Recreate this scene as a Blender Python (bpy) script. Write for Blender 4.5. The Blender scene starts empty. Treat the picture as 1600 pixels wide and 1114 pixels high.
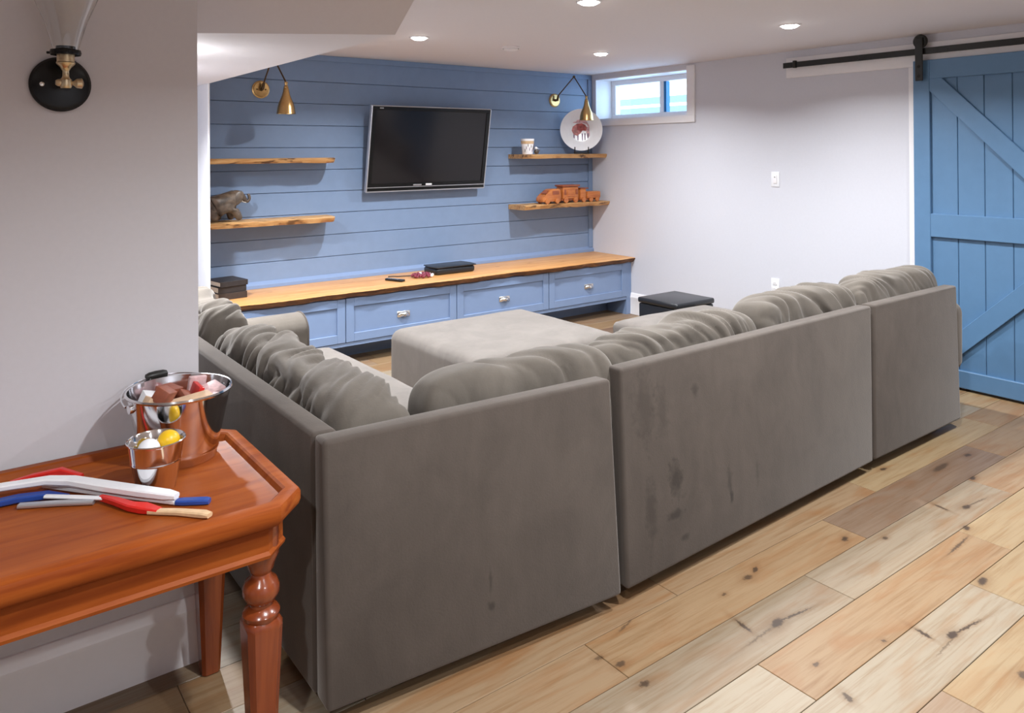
import bpy, bmesh, math, random
from mathutils import Vector, Matrix, noise

sc = bpy.context.scene
col = sc.collection
random.seed(7)
PI = math.pi

# ------------------------------------------------------------------ camera
cam_d = bpy.data.cameras.new('camera')
cam_d.sensor_width = 36.0
cam_d.lens = 1202.27 * 36.0 / 1600.0
cam_d.shift_y = -(557.0 - 231.77) / 1600.0
cam_d.clip_start = 0.05
cam = bpy.data.objects.new('camera', cam_d)
col.objects.link(cam)
RR = Vector((0.80018, -0.59973, -0.00583))
DD = Vector((-0.00205, 0.00698, -0.99997))
FF = Vector((0.59976, 0.80017, 0.00435))
m4 = Matrix.Identity(4)
for i in range(3):
    m4[i][0] = RR[i]
    m4[i][1] = -DD[i]
    m4[i][2] = -FF[i]
m4[2][3] = 1.55
cam.matrix_world = m4
sc.camera = cam

# ------------------------------------------------------------------ world
w = bpy.data.worlds.new('world')
sc.world = w
w.use_nodes = True
bg = w.node_tree.nodes['Background']
bg.inputs[0].default_value = (0.50, 0.74, 1.0, 1)
bg.inputs[1].default_value = 7.0

sc.view_settings.view_transform = 'Standard'
sc.view_settings.look = 'None'
sc.view_settings.gamma = 1.0
sc.view_settings.use_curve_mapping = False
sc.view_settings.exposure = 0.0
sc.cycles.use_denoising = True
sc.cycles.max_bounces = 14
sc.cycles.diffuse_bounces = 8
sc.cycles.sample_clamp_indirect = 8.0

LAMP_W = 35.0                       # radiant watts of one recessed light
LAMP_COL = (0.93, 0.965, 1.0)
# ceiling positions: four seen in the photograph, the rest out of view
LAMPS_SEEN = [(2.585, 4.474), (4.174, 4.40), (4.199, 2.752), (2.68, 2.912)]
LAMPS_MORE = [(4.2, 1.15), (2.68, 1.3), (1.1, 0.85), (-0.5, 0.2), (1.1, -0.95)]  # third and fourth added to brighten the near wall and side table

# ------------------------------------------------------------------ room numbers
XR = 5.315      # right wall
YB = 5.748      # face of the blue boards
ZC = 2.318      # ceiling
YW = 2.482      # near grey wall
XW = 0.648      # its free corner


# ------------------------------------------------------------------ material helpers
def lin(c):
    return tuple(((v / 12.92) if v <= 0.04045 else ((v + 0.055) / 1.055) ** 2.4) for v in (x / 255.0 for x in c))


def new_mat(name):
    m = bpy.data.materials.new(name)
    m.use_nodes = True
    nt = m.node_tree
    return m, nt, nt.nodes['Principled BSDF']


def nd(nt, kind, **kw):
    n = nt.nodes.new(kind)
    for k, v in kw.items():
        if k.startswith('i_'):
            key = k[2:]
            n.inputs[int(key) if key.isdigit() else key.replace('_', ' ')].default_value = v
        else:
            setattr(n, k, v)
    return n


def coords(nt, scale=(1, 1, 1), world=True, rot=(0, 0, 0)):
    if world:
        g = nd(nt, 'ShaderNodeNewGeometry').outputs['Position']
    else:
        g = nd(nt, 'ShaderNodeTexCoord').outputs['Object']
    mp = nd(nt, 'ShaderNodeMapping')
    mp.inputs['Scale'].default_value = scale
    mp.inputs['Rotation'].default_value = rot
    nt.links.new(g, mp.inputs['Vector'])
    return mp.outputs['Vector']


def ramp(nt, fac, stops):
    r = nd(nt, 'ShaderNodeValToRGB')
    e = r.color_ramp.elements
    while len(e) < len(stops):
        e.new(0.5)
    for i, (p, c) in enumerate(stops):
        e[i].position = p
        e[i].color = (c[0], c[1], c[2], 1)
    nt.links.new(fac, r.inputs['Fac'])
    return r.outputs['Color']


def noise_tex(nt, vec, scale, detail=3, rough=0.55, dist=0.0):
    n = nd(nt, 'ShaderNodeTexNoise')
    n.inputs['Scale'].default_value = scale
    n.inputs['Detail'].default_value = detail
    n.inputs['Roughness'].default_value = rough
    n.inputs['Distortion'].default_value = dist
    nt.links.new(vec, n.inputs['Vector'])
    return n.outputs['Fac']


def bump(nt, b, height, strength=0.2, dist=0.01):
    n = nd(nt, 'ShaderNodeBump')
    n.inputs['Strength'].default_value = strength
    n.inputs['Distance'].default_value = dist
    nt.links.new(height, n.inputs['Height'])
    nt.links.new(n.outputs['Normal'], b.inputs['Normal'])


def mixc(nt, fac, a, b, mode='MIX'):
    n = nd(nt, 'ShaderNodeMix', data_type='RGBA', blend_type=mode)
    for s, v in ((0, fac), (6, a), (7, b)):
        if hasattr(v, 'node'):
            nt.links.new(v, n.inputs[s])
        else:
            n.inputs[s].default_value = v if s == 0 else (v[0], v[1], v[2], 1)
    return n.outputs[2]


def plain(name, c, rough=0.5, metal=0.0, noisy=0.06, nscale=30, bmp=0.0, spec=0.5, world=True):
    """a paint, plastic or metal: one colour with faint unevenness"""
    m, nt, b = new_mat(name)
    v = coords(nt, world=world)
    f = noise_tex(nt, v, nscale, 4)
    lo = tuple(x * (1 - noisy) for x in c)
    hi = tuple(min(1, x * (1 + noisy)) for x in c)
    nt.links.new(ramp(nt, f, [(0.3, lo), (0.7, hi)]), b.inputs['Base Color'])
    b.inputs['Roughness'].default_value = rough
    b.inputs['Metallic'].default_value = metal
    b.inputs['Specular IOR Level'].default_value = spec
    if bmp:
        bump(nt, b, f, bmp, 0.002)
    return m


def wood(name, c1, c2, c3, axis='X', rough=0.45, scale=1.0, spots=True, coat=0.0, spot_c=(0.05, 0.018, 0.008), spot_t=0.66, spec=0.5):
    m, nt, b = new_mat(name)
    s = {'X': (1.2, 14, 14), 'Y': (14, 1.2, 14), 'Z': (14, 14, 1.2)}[axis]
    v = coords(nt, tuple(k * scale for k in s))
    f = noise_tex(nt, v, 2.2, 6, 0.6, 0.9)
    c = ramp(nt, f, [(0.28, c2), (0.5, c1), (0.74, c3)])
    v2 = coords(nt, tuple(k * scale * 0.30 for k in s))
    f2 = noise_tex(nt, v2, 3.0, 3, 0.5, 0.6)
    c = mixc(nt, ramp(nt, f2, [(0.42, (0, 0, 0)), (0.68, (0.6, 0.6, 0.6))]), c, c2)
    if spots:
        f3 = noise_tex(nt, coords(nt, (5 * scale, 17 * scale, 17 * scale)), 1.0, 3, 0.6, 0.4)
        c = mixc(nt, ramp(nt, f3, [(spot_t - 0.04, (0, 0, 0)), (spot_t + 0.05, (0.9, 0.9, 0.9))]), c, spot_c)
    nt.links.new(c, b.inputs['Base Color'])
    b.inputs['Roughness'].default_value = rough
    b.inputs['Coat Weight'].default_value = coat
    b.inputs['Specular IOR Level'].default_value = spec
    b.inputs['Coat Roughness'].default_value = 0.12
    bump(nt, b, f, 0.12, 0.003)
    return m


def emit(name, c, s):
    m, nt, b = new_mat(name)
    b.inputs['Base Color'].default_value = (0.8, 0.8, 0.8, 1)
    b.inputs['Emission Color'].default_value = (c[0], c[1], c[2], 1)
    b.inputs['Emission Strength'].default_value = s
    return m


# ------------------------------------------------------------------ mesh helpers
def tag(o, label=None, cat=None, group=None, kind=None):
    if label:
        o['label'] = label
    if cat:
        o['category'] = cat
    if group:
        o['group'] = group
    if kind:
        o['kind'] = kind
    return o


def finish(name, bm, mats, parent=None, smooth=35, label=None, cat=None, group=None, kind=None, recalc=True, color=None):
    """link one bmesh (world coordinates) as ONE object with its origin at the foot of its bounds"""
    if recalc:
        bmesh.ops.recalc_face_normals(bm, faces=bm.faces[:])
    xs = [v.co.x for v in bm.verts]
    ys = [v.co.y for v in bm.verts]
    zs = [v.co.z for v in bm.verts]
    o0 = Vector(((min(xs) + max(xs)) / 2, (min(ys) + max(ys)) / 2, min(zs)))
    bmesh.ops.translate(bm, verts=bm.verts[:], vec=-o0)
    me = bpy.data.meshes.new(name)
    bm.to_mesh(me)
    bm.free()
    for m in (mats if isinstance(mats, (list, tuple)) else [mats]):
        me.materials.append(m)
    if smooth:
        for p in me.polygons:
            p.use_smooth = True
        me.set_sharp_from_angle(angle=math.radians(smooth))
    o = bpy.data.objects.new(name, me)
    o.location = o0
    col.objects.link(o)
    if parent is not None:
        o.parent = parent
        o.matrix_parent_inverse = Matrix.Translation(-parent.location)
    if color:
        o.color = (color[0], color[1], color[2], 1)
    tag(o, label, cat, group, kind)
    return o


def thing(name, loc, label, cat, group=None, kind=None):
    o = bpy.data.objects.new(name, None)
    o.empty_display_size = 0.05
    o.location = loc
    col.objects.link(o)
    return tag(o, label, cat, group, kind)


def box(bm, x0, x1, y0, y1, z0, z1, r=0.0, seg=2, M=None):
    mm = Matrix.Translation(((x0 + x1) / 2, (y0 + y1) / 2, (z0 + z1) / 2)) @ Matrix.Diagonal((abs(x1 - x0), abs(y1 - y0), abs(z1 - z0), 1))
    if M is not None:
        mm = M @ mm
    vs = bmesh.ops.create_cube(bm, size=1.0, matrix=mm)['verts']
    if r > 0:
        es = list({e for v in vs for e in v.link_edges})
        bmesh.ops.bevel(bm, geom=es, offset=r, segments=seg, profile=0.5, affect='EDGES', clamp_overlap=True)
    return bm


def B(*a, **k):
    return box(bmesh.new(), *a, **k)


def prism(bm, pts, axis, a0, a1, r=0.0, seg=1):
    """polygon pts (2-D) extruded along an axis from a0 to a1"""
    def mk(p, a):
        return {'X': (a, p[0], p[1]), 'Y': (p[0], a, p[1]), 'Z': (p[0], p[1], a)}[axis]
    lo = [bm.verts.new(mk(p, a0)) for p in pts]
    hi = [bm.verts.new(mk(p, a1)) for p in pts]
    n = len(pts)
    fs = [bm.faces.new(lo), bm.faces.new(hi[::-1])]
    for i in range(n):
        fs.append(bm.faces.new([lo[i], hi[i], hi[(i + 1) % n], lo[(i + 1) % n]]))
    if r > 0:
        es = list({e for f in fs for e in f.edges})
        bmesh.ops.bevel(bm, geom=es, offset=r, segments=seg, profile=0.5, affect='EDGES', clamp_overlap=True)
    return bm


def lathe(bm, prof, c=(0, 0, 0), seg=32, M=None, closed=False):
    """profile [(radius, height)] turned about the local Z axis"""
    M = (Matrix.Translation(c) @ M) if M is not None else Matrix.Translation(c)
    rings = []
    for r, z in prof:
        if r < 1e-6:
            rings.append([bm.verts.new(M @ Vector((0, 0, z)))])
        else:
            rings.append([bm.verts.new(M @ Vector((r * math.cos(2 * PI * i / seg), r * math.sin(2 * PI * i / seg), z))) for i in range(seg)])
    pairs = list(zip(rings[:-1], rings[1:]))
    if closed:
        pairs.append((rings[-1], rings[0]))
    for a, b in pairs:
        for i in range(seg):
            j = (i + 1) % seg
            if len(a) == 1 and len(b) == 1:
                continue
            if len(a) == 1:
                bm.faces.new([a[0], b[i], b[j]])
            elif len(b) == 1:
                bm.faces.new([a[i], b[0], a[j]])
            else:
                bm.faces.new([a[i], b[i], b[j], a[j]])
    return bm


def tube(bm, pts, r, seg=10, cap=True):
    pts = [Vector(p) for p in pts]
    rs = r if isinstance(r, (list, tuple)) else [r] * len(pts)
    rings = []
    up = Vector((0, 0, 1))
    prev = None
    for i, p in enumerate(pts):
        d = (pts[min(i + 1, len(pts) - 1)] - pts[max(i - 1, 0)]).normalized()
        if prev is None:
            a = d.cross(up)
            if a.length < 1e-3:
                a = d.cross(Vector((1, 0, 0)))
        else:
            a = prev - d * prev.dot(d)
        a.normalize()
        prev = a
        b = d.cross(a)
        rings.append([bm.verts.new(p + (a * math.cos(2 * PI * k / seg) + b * math.sin(2 * PI * k / seg)) * rs[i]) for k in range(seg)])
    for a, b in zip(rings[:-1], rings[1:]):
        for k in range(seg):
            j = (k + 1) % seg
            bm.faces.new([a[k], b[k], b[j], a[j]])
    if cap:
        bm.faces.new(rings[0])
        bm.faces.new(rings[-1][::-1])
    return bm


def hexa(bm, c, r=0.01, seg=2, cuts=0):
    """eight corners: four of the bottom then four of the top, in the same order round"""
    v = [bm.verts.new(p) for p in c]
    fs = [bm.faces.new([v[i] for i in q]) for q in ((3, 2, 1, 0), (4, 5, 6, 7), (0, 1, 5, 4), (1, 2, 6, 5), (2, 3, 7, 6), (3, 0, 4, 7))]
    if r:
        es = list({e for f in fs for e in f.edges})
        bmesh.ops.bevel(bm, geom=es, offset=r, segments=seg, profile=0.5, affect='EDGES', clamp_overlap=True)
    return bm


def rotz(a, p):
    return Matrix.Translation(p) @ Matrix.Rotation(a, 4, 'Z') @ Matrix.Translation(-Vector(p))


# ------------------------------------------------------------------ materials
M_wall = plain('wall_paint', lin((203, 203, 210)), 0.65, noisy=0.012, nscale=60, bmp=0.05)
M_grey_wall = plain('near_wall_paint', lin((205, 203, 207)), 0.65, noisy=0.012, nscale=60, bmp=0.05)
M_ceil = plain('ceiling_paint', lin((222, 216, 216)), 0.75, noisy=0.01, nscale=50)
M_trim = plain('white_trim_paint', lin((232, 229, 230)), 0.38, noisy=0.01)
M_blue = plain('blue_board_paint', lin((120, 141, 171)), 0.42, noisy=0.03, nscale=14, bmp=0.03)
M_cab = plain('blue_cabinet_paint', lin((121, 141, 174)), 0.40, noisy=0.02, nscale=14)
M_door = plain('blue_door_paint', lin((86, 122, 157)), 0.45, noisy=0.03, nscale=16, bmp=0.03)
M_black = plain('black_metal', (0.016, 0.015, 0.014), 0.42, 0.3, 0.1)
M_black_gloss = plain('black_gloss', (0.006, 0.006, 0.006), 0.24, 0, 0.05, spec=0.3)
M_brass = plain('brushed_brass', (0.62, 0.40, 0.17), 0.27, 1.0, 0.06, 80, world=False)
M_pale_brass = plain('pale_aged_brass', (0.66, 0.53, 0.34), 0.28, 1.0, 0.05, 80, world=False)
M_bronze = plain('dark_bronze', (0.10, 0.06, 0.03), 0.4, 0.9, 0.1)
M_nickel = plain('satin_nickel', (0.80, 0.77, 0.72), 0.22, 1.0, 0.03)
M_steel = plain('polished_tin', (0.84, 0.84, 0.86), 0.10, 1.0, 0.03, 9)
M_tv = plain('tv_black', (0.008, 0.008, 0.009), 0.22, 0, 0.05)
M_screen = plain('tv_screen', (0.010, 0.008, 0.009), 0.13, 0, 0.05, spec=0.4)
M_silver = plain('silver_plastic', (0.55, 0.55, 0.58), 0.3, 0.7, 0.03)
M_white = plain('white_plastic', (0.78, 0.78, 0.80), 0.32, 0, 0.02)
M_grey_print = plain('grey_plastic', (0.30, 0.30, 0.31), 0.5)
M_red = plain('red_plastic', (0.60, 0.02, 0.015), 0.3)
M_navy = plain('navy_plastic', (0.02, 0.06, 0.28), 0.28)
M_yellow = plain('yellow_plastic', (0.80, 0.48, 0.01), 0.35)
M_leather = plain('black_leather', (0.012, 0.013, 0.016), 0.33, 0, 0.2, 90, bmp=0.15)
M_paper = plain('book_pages', (0.62, 0.58, 0.50), 0.8)
M_book = plain('black_book_cloth', (0.020, 0.017, 0.018), 0.5, 0, 0.2, 60)
M_book_b = plain('dark_brown_book_cloth', (0.035, 0.024, 0.020), 0.5, 0, 0.2, 60)
M_ceramic = plain('white_glazed_ceramic', (0.88, 0.87, 0.88), 0.18, 0, 0.02)
M_motif_red = plain('painted_red', (0.42, 0.10, 0.09), 0.35, 0, 0.5, 45)
M_motif_pink = plain('painted_pink', (0.62, 0.36, 0.38), 0.35, 0, 0.3, 45)
M_motif_plum = plain('painted_plum', (0.22, 0.14, 0.22), 0.35, 0, 0.4, 45)
M_candy_r = plain('dark_red_bead', (0.20, 0.03, 0.05), 0.2)
M_candy_w = plain('white_bead', (0.75, 0.68, 0.70), 0.25)
M_eleph = plain('carved_dark_wood', (0.10, 0.072, 0.052), 0.38, 0, 0.55, 26)
M_cube_wood = plain('pale_block_wood', (0.62, 0.42, 0.27), 0.55, 0, 0.15, 40)
M_cube_dark = plain('red_brown_block_wood', (0.26, 0.07, 0.035), 0.5, 0, 0.2, 40)
M_pinkpaper = plain('pink_wrapper', (0.62, 0.42, 0.42), 0.4, 0, 0.25, 60)
M_stick_wood = plain('pale_stick_wood', (0.62, 0.42, 0.24), 0.45, 0, 0.12, 40)
M_shadow_gap = plain('dark_void', (0.02, 0.016, 0.014), 0.9)

M_top = wood('worktop_wood', (0.60, 0.31, 0.115), (0.46, 0.20, 0.06), (0.70, 0.41, 0.18), 'X', 0.42, 1.0, True, 0.1, (0.34, 0.15, 0.05), 0.68)
M_bark = wood('bark_edge_wood', (0.20, 0.085, 0.028), (0.06, 0.022, 0.010), (0.42, 0.19, 0.06), 'X', 0.7, 1.6, True)
M_shelf = wood('shelf_wood', (0.56, 0.32, 0.13), (0.38, 0.17, 0.05), (0.68, 0.44, 0.21), 'X', 0.5, 1.2, True, 0, (0.07, 0.028, 0.012), 0.60)
M_toy = wood('toy_wood', (0.52, 0.17, 0.04), (0.36, 0.09, 0.02), (0.62, 0.25, 0.07), 'X', 0.35, 2.0, False, 0.3)
M_toy_d = wood('toy_dark_wood', (0.30, 0.075, 0.025), (0.20, 0.045, 0.015), (0.38, 0.11, 0.035), 'X', 0.35, 2.0, False, 0.3)
M_table = wood('cherry_table_wood', (0.30, 0.070, 0.011), (0.18, 0.033, 0.006), (0.37, 0.102, 0.019), 'X', 0.42, 0.7, False, 0.0, spec=0.12)
M_leg = wood('cherry_leg_wood', (0.21, 0.043, 0.010), (0.12, 0.020, 0.006), (0.27, 0.062, 0.015), 'Z', 0.24, 0.8, False, 0.3)


def fabric(name, base, smudges=(), wrinkle=False):
    m, nt, b = new_mat(name)
    v = coords(nt, (1, 1, 0.7))
    f = noise_tex(nt, v, 5.0, 5, 0.62, 0.7)
    lo = tuple(x * 0.84 for x in base)
    hi = tuple(x * 1.16 for x in base)
    c = ramp(nt, f, [(0.32, lo), (0.68, hi)])
    f2 = noise_tex(nt, coords(nt, (1, 1, 0.2)), 26, 3, 0.6)
    c = mixc(nt, 0.22, c, ramp(nt, f2, [(0.3, lo), (0.7, hi)]))
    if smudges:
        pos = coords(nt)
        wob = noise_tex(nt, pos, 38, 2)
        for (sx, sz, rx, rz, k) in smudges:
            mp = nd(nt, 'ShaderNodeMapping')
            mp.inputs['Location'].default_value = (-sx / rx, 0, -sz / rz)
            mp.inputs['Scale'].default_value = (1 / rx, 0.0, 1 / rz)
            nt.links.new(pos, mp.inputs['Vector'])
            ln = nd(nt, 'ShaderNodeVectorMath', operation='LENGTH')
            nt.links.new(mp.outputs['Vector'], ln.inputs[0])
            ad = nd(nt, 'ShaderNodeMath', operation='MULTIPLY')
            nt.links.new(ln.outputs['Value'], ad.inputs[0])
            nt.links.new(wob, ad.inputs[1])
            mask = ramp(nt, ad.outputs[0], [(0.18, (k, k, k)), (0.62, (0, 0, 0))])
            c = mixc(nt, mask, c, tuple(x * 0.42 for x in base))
    nt.links.new(c, b.inputs['Base Color'])
    b.inputs['Roughness'].default_value = 0.9
    b.inputs['Specular IOR Level'].default_value = 0.15
    b.inputs['Sheen Weight'].default_value = 0.35
    b.inputs['Sheen Roughness'].default_value = 0.4
    b.inputs['Sheen Tint'].default_value = (0.9, 0.85, 0.8, 1)
    f3 = noise_tex(nt, coords(nt), 160, 2)
    bump(nt, b, f3, 0.25, 0.002)
    return m


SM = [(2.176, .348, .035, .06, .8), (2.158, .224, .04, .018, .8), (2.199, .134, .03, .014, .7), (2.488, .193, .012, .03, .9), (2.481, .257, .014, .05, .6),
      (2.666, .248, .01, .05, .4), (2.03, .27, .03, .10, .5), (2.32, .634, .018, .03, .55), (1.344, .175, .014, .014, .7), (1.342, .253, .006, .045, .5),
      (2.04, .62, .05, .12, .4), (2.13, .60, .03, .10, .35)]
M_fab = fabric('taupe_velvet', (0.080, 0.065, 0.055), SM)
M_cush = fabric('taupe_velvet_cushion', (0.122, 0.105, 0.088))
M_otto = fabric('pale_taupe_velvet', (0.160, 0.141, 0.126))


def floor_mat():
    m, nt, b = new_mat('oak_plank')
    oi = nd(nt, 'ShaderNodeObjectInfo')
    base = oi.outputs['Color']
    rnd = oi.outputs['Random']
    pos = nd(nt, 'ShaderNodeNewGeometry').outputs['Position']
    off = nd(nt, 'ShaderNodeCombineXYZ')
    mu = nd(nt, 'ShaderNodeMath', operation='MULTIPLY')
    mu.inputs[1].default_value = 37.0
    nt.links.new(rnd, mu.inputs[0])
    nt.links.new(mu.outputs[0], off.inputs[2])
    ad = nd(nt, 'ShaderNodeVectorMath', operation='ADD')
    nt.links.new(pos, ad.inputs[0])
    nt.links.new(off.outputs[0], ad.inputs[1])
    vec = ad.outputs[0]

    def mp(scale):
        q = nd(nt, 'ShaderNodeMapping')
        q.inputs['Scale'].default_value = scale
        nt.links.new(vec, q.inputs['Vector'])
        return q.outputs['Vector']
    g = noise_tex(nt, mp((1.3, 30, 1)), 2.4, 6, 0.65, 0.5)
    c = mixc(nt, ramp(nt, g, [(0.30, (0.80,) * 3), (0.54, (0, 0, 0))]), base, mixc(nt, 1.0, base, (0.72, 0.58, 0.44), 'MULTIPLY'))
    g2 = noise_tex(nt, mp((1.0, 5.0, 1)), 2.0, 3, 0.5, 1.4)
    c = mixc(nt, ramp(nt, g2, [(0.50, (0, 0, 0)), (0.74, (0.75,) * 3)]), c, mixc(nt, 1.0, base, (0.86, 0.60, 0.40), 'MULTIPLY'))
    g3 = noise_tex(nt, mp((0.8, 7.0, 1)), 1.7, 3, 0.5, 0.8)
    c = mixc(nt, ramp(nt, g3, [(0.54, (0, 0, 0)), (0.80, (0.55,) * 3)]), c, mixc(nt, 1.0, base, (1.2, 1.25, 1.3), 'MULTIPLY'))
    # knots and cracks that stay put in the boards: (x, y, length, width, angle, strength)
    K = [(2.105, 1.565, .045, .009, 80, .95), (2.205, 1.508, .040, .020, 10, 1), (2.285, 1.500, .11, .006, -8, .9), (2.10, 1.50, .10, .005, 3, .5), (1.648, 1.571, .022, .016, 0, .9),
         (2.12, 1.317, .016, .009, 0, .8), (2.528, 1.191, .040, .009, 80, .95), (2.594, 1.133, .034, .017, 0, 1), (2.672, 1.122, .10, .006, -8, .9), (2.53, 1.12, .10, .004, 4, .5),
         (3.002, 1.207, .040, .018, 10, .95), (2.562, .919, .03, .02, 0, .8), (2.063, 1.183, .026, .013, 70, .85), (2.392, 1.250, .011, .009, 0, .8), (2.896, 1.668, .026, .014, 20, .95),
         (3.571, 1.497, .036, .017, 0, .95), (3.66, 1.49, .10, .006, -6, .6), (3.479, 1.560, .040, .008, 80, .9), (3.372, 1.414, .028, .015, 20, .95), (3.20, 1.372, .13, .007, 4, .75),
         (3.907, 1.609, .030, .014, 10, .95), (4.181, 1.745, .035, .016, 0, .9), (3.918, 1.758, .10, .022, 3, .8), (3.676, 1.917, .030, .014, 0, .9), (2.422, 1.748, .028, .010, 25, .9),
         (2.356, 1.733, .026, .017, 0, .8), (1.653, 1.673, .022, .014, 0, .8), (3.03, 1.575, .018, .012, 0, .85), (2.20, 1.715, .014, .01, 0, .7), (1.62, 1.735, .02, .012, 0, .6),
         (1.80, 1.80, .05, .006, 15, .6), (2.06, .98, .03, .018, 0, .8), (0.30, 2.30, .05, .02, 20, .9), (0.42, 2.24, .12, .02, 4, .8), (0.55, 2.15, .3, .012, 2, .5)]
    wob = nd(nt, 'ShaderNodeTexNoise')
    wob.inputs['Scale'].default_value = 95
    wob.inputs['Detail'].default_value = 3
    nt.links.new(pos, wob.inputs['Vector'])
    sb = nd(nt, 'ShaderNodeVectorMath', operation='MULTIPLY_ADD')
    nt.links.new(wob.outputs['Color'], sb.inputs[0])
    sb.inputs[1].default_value = (0.022, 0.018, 0)
    nt.links.new(pos, sb.inputs[2])
    total = None
    halo = None
    for (x, y, a, bb, ang, k) in K:
        x += 0.011
        y += 0.009
        q = nd(nt, 'ShaderNodeMapping', vector_type='TEXTURE')
        q.inputs['Location'].default_value = (x, y, 0)
        q.inputs['Rotation'].default_value = (0, 0, math.radians(ang))
        q.inputs['Scale'].default_value = (a * 0.85, bb * 0.8, 100)
        nt.links.new(sb.outputs[0], q.inputs['Vector'])
        ln = nd(nt, 'ShaderNodeVectorMath', operation='LENGTH')
        nt.links.new(q.outputs['Vector'], ln.inputs[0])
        mr = nd(nt, 'ShaderNodeMapRange', interpolation_type='SMOOTHSTEP')
        mr.inputs[1].default_value = 0.55
        mr.inputs[2].default_value = 1.25
        mr.inputs[3].default_value = k
        mr.inputs[4].default_value = 0
        nt.links.new(ln.outputs['Value'], mr.inputs[0])
        m2 = nd(nt, 'ShaderNodeMapRange', interpolation_type='SMOOTHSTEP')
        m2.inputs[1].default_value = 0.6
        m2.inputs[2].default_value = 3.4
        m2.inputs[3].default_value = k * 0.5
        m2.inputs[4].default_value = 0
        nt.links.new(ln.outputs['Value'], m2.inputs[0])
        if total is None:
            total, halo = mr.outputs[0], m2.outputs[0]
        else:
            for which in (0, 1):
                mx = nd(nt, 'ShaderNodeMath', operation='MAXIMUM')
                nt.links.new(total if which == 0 else halo, mx.inputs[0])
                nt.links.new(mr.outputs[0] if which == 0 else m2.outputs[0], mx.inputs[1])
                if which == 0:
                    total = mx.outputs[0]
                else:
                    halo = mx.outputs[0]
    c = mixc(nt, halo, c, mixc(nt, 1.0, base, (0.60, 0.42, 0.28), 'MULTIPLY'))
    c = mixc(nt, total, c, (0.050, 0.030, 0.018))
    nt.links.new(c, b.inputs['Base Color'])
    b.inputs['Roughness'].default_value = 0.42
    b.inputs['Specular IOR Level'].default_value = 0.35
    bump(nt, b, g, 0.10, 0.002)
    return m


M_floor = floor_mat()


def glass_mat():
    m, nt, b = new_mat('clear_glass')
    b.inputs['Base Color'].default_value = (0.96, 0.97, 0.97, 1)
    b.inputs['Transmission Weight'].default_value = 1.0
    b.inputs['Roughness'].default_value = 0.02
    b.inputs['IOR'].default_value = 1.45
    return m


def pane_mat():
    m, nt, b = new_mat('window_pane_glass')
    out = nt.nodes['Material Output']
    tr = nd(nt, 'ShaderNodeBsdfTransparent')
    tr.inputs[0].default_value = (0.94, 0.97, 1.0, 1)
    gl = nd(nt, 'ShaderNodeBsdfGlossy')
    gl.inputs['Roughness'].default_value = 0.02
    mx = nd(nt, 'ShaderNodeMixShader')
    mx.inputs[0].default_value = 0.06
    nt.links.new(tr.outputs[0], mx.inputs[1])
    nt.links.new(gl.outputs[0], mx.inputs[2])
    nt.links.new(mx.outputs[0], out.inputs['Surface'])
    return m


M_glass = glass_mat()
M_pane = pane_mat()
M_lens = emit('lit_lens', (1.0, 0.98, 0.96), 30.0)
M_snow = plain('snow', (0.85, 0.88, 0.92), 0.8)
M_fence = plain('white_fence_paint', (0.22, 0.25, 0.29), 0.6)
M_hose = plain('green_hose', (0.01, 0.16, 0.15), 0.5)
M_blueframe = plain('blue_sash', (0.02, 0.16, 0.36), 0.4)

# ------------------------------------------------------------------ SETTING: shell
fl = finish('floor', B(-2.7, 5.7, -1.7, 5.9, -0.12, -0.012), M_shadow_gap, smooth=0, kind='structure', label='wide oak plank floor with dark knots')

HONEY, GREY, TAN, PALE, BROWN, YELLOW, PINK = [lin(c) for c in ((156, 128, 96), (148, 131, 109), (152, 126, 97), (164, 149, 127), (132, 109, 89), (164, 140, 106), (155, 131, 107))]
TONES = [HONEY, GREY, TAN, PALE, BROWN, YELLOW, PINK, TAN, HONEY]
PW, PL = 0.1935, 1.34
KNOWN = {-2: (0.95, [PALE, HONEY, YELLOW]), -1: (2.304, [PINK, YELLOW]), 0: (2.95, [PALE, YELLOW]), 1: (1.982, [PALE, HONEY, YELLOW]), 2: (2.532, [GREY, GREY, TAN]), 3: (1.63, [TAN, HONEY, BROWN]), 4: (2.067, [TAN, TAN, YELLOW])}
for k in range(-13, 25):
    y0 = 1.037 + PW * k
    y1 = y0 + PW
    if y0 > 5.8:
        continue
    xmin = XW - 0.04 if y0 > YW + 0.05 else -2.62
    if k in KNOWN:
        j, tones = KNOWN[k]
    else:
        j, tones = random.uniform(0, PL), None
    x = j - PL * math.ceil((j + 2.62) / PL)
    while x < XR + 0.02:
        a, bx = max(x, xmin), min(x + PL, XR + 0.04)
        if bx - a > 0.03:
            if tones:
                i = round((x - (j - PL)) / PL)
                t = tones[i] if 0 <= i < len(tones) else random.choice(TONES)
            else:
                t = random.choice(TONES)
            s = random.uniform(0.75, 0.82)
            finish('plank', B(a + 0.0011, bx - 0.0011, y0 + 0.0011, y1 - 0.0011, -0.012, 0.0, 0.0012, 1), M_floor, fl, 0, color=tuple(v * s for v in t))
        x += PL

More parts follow.
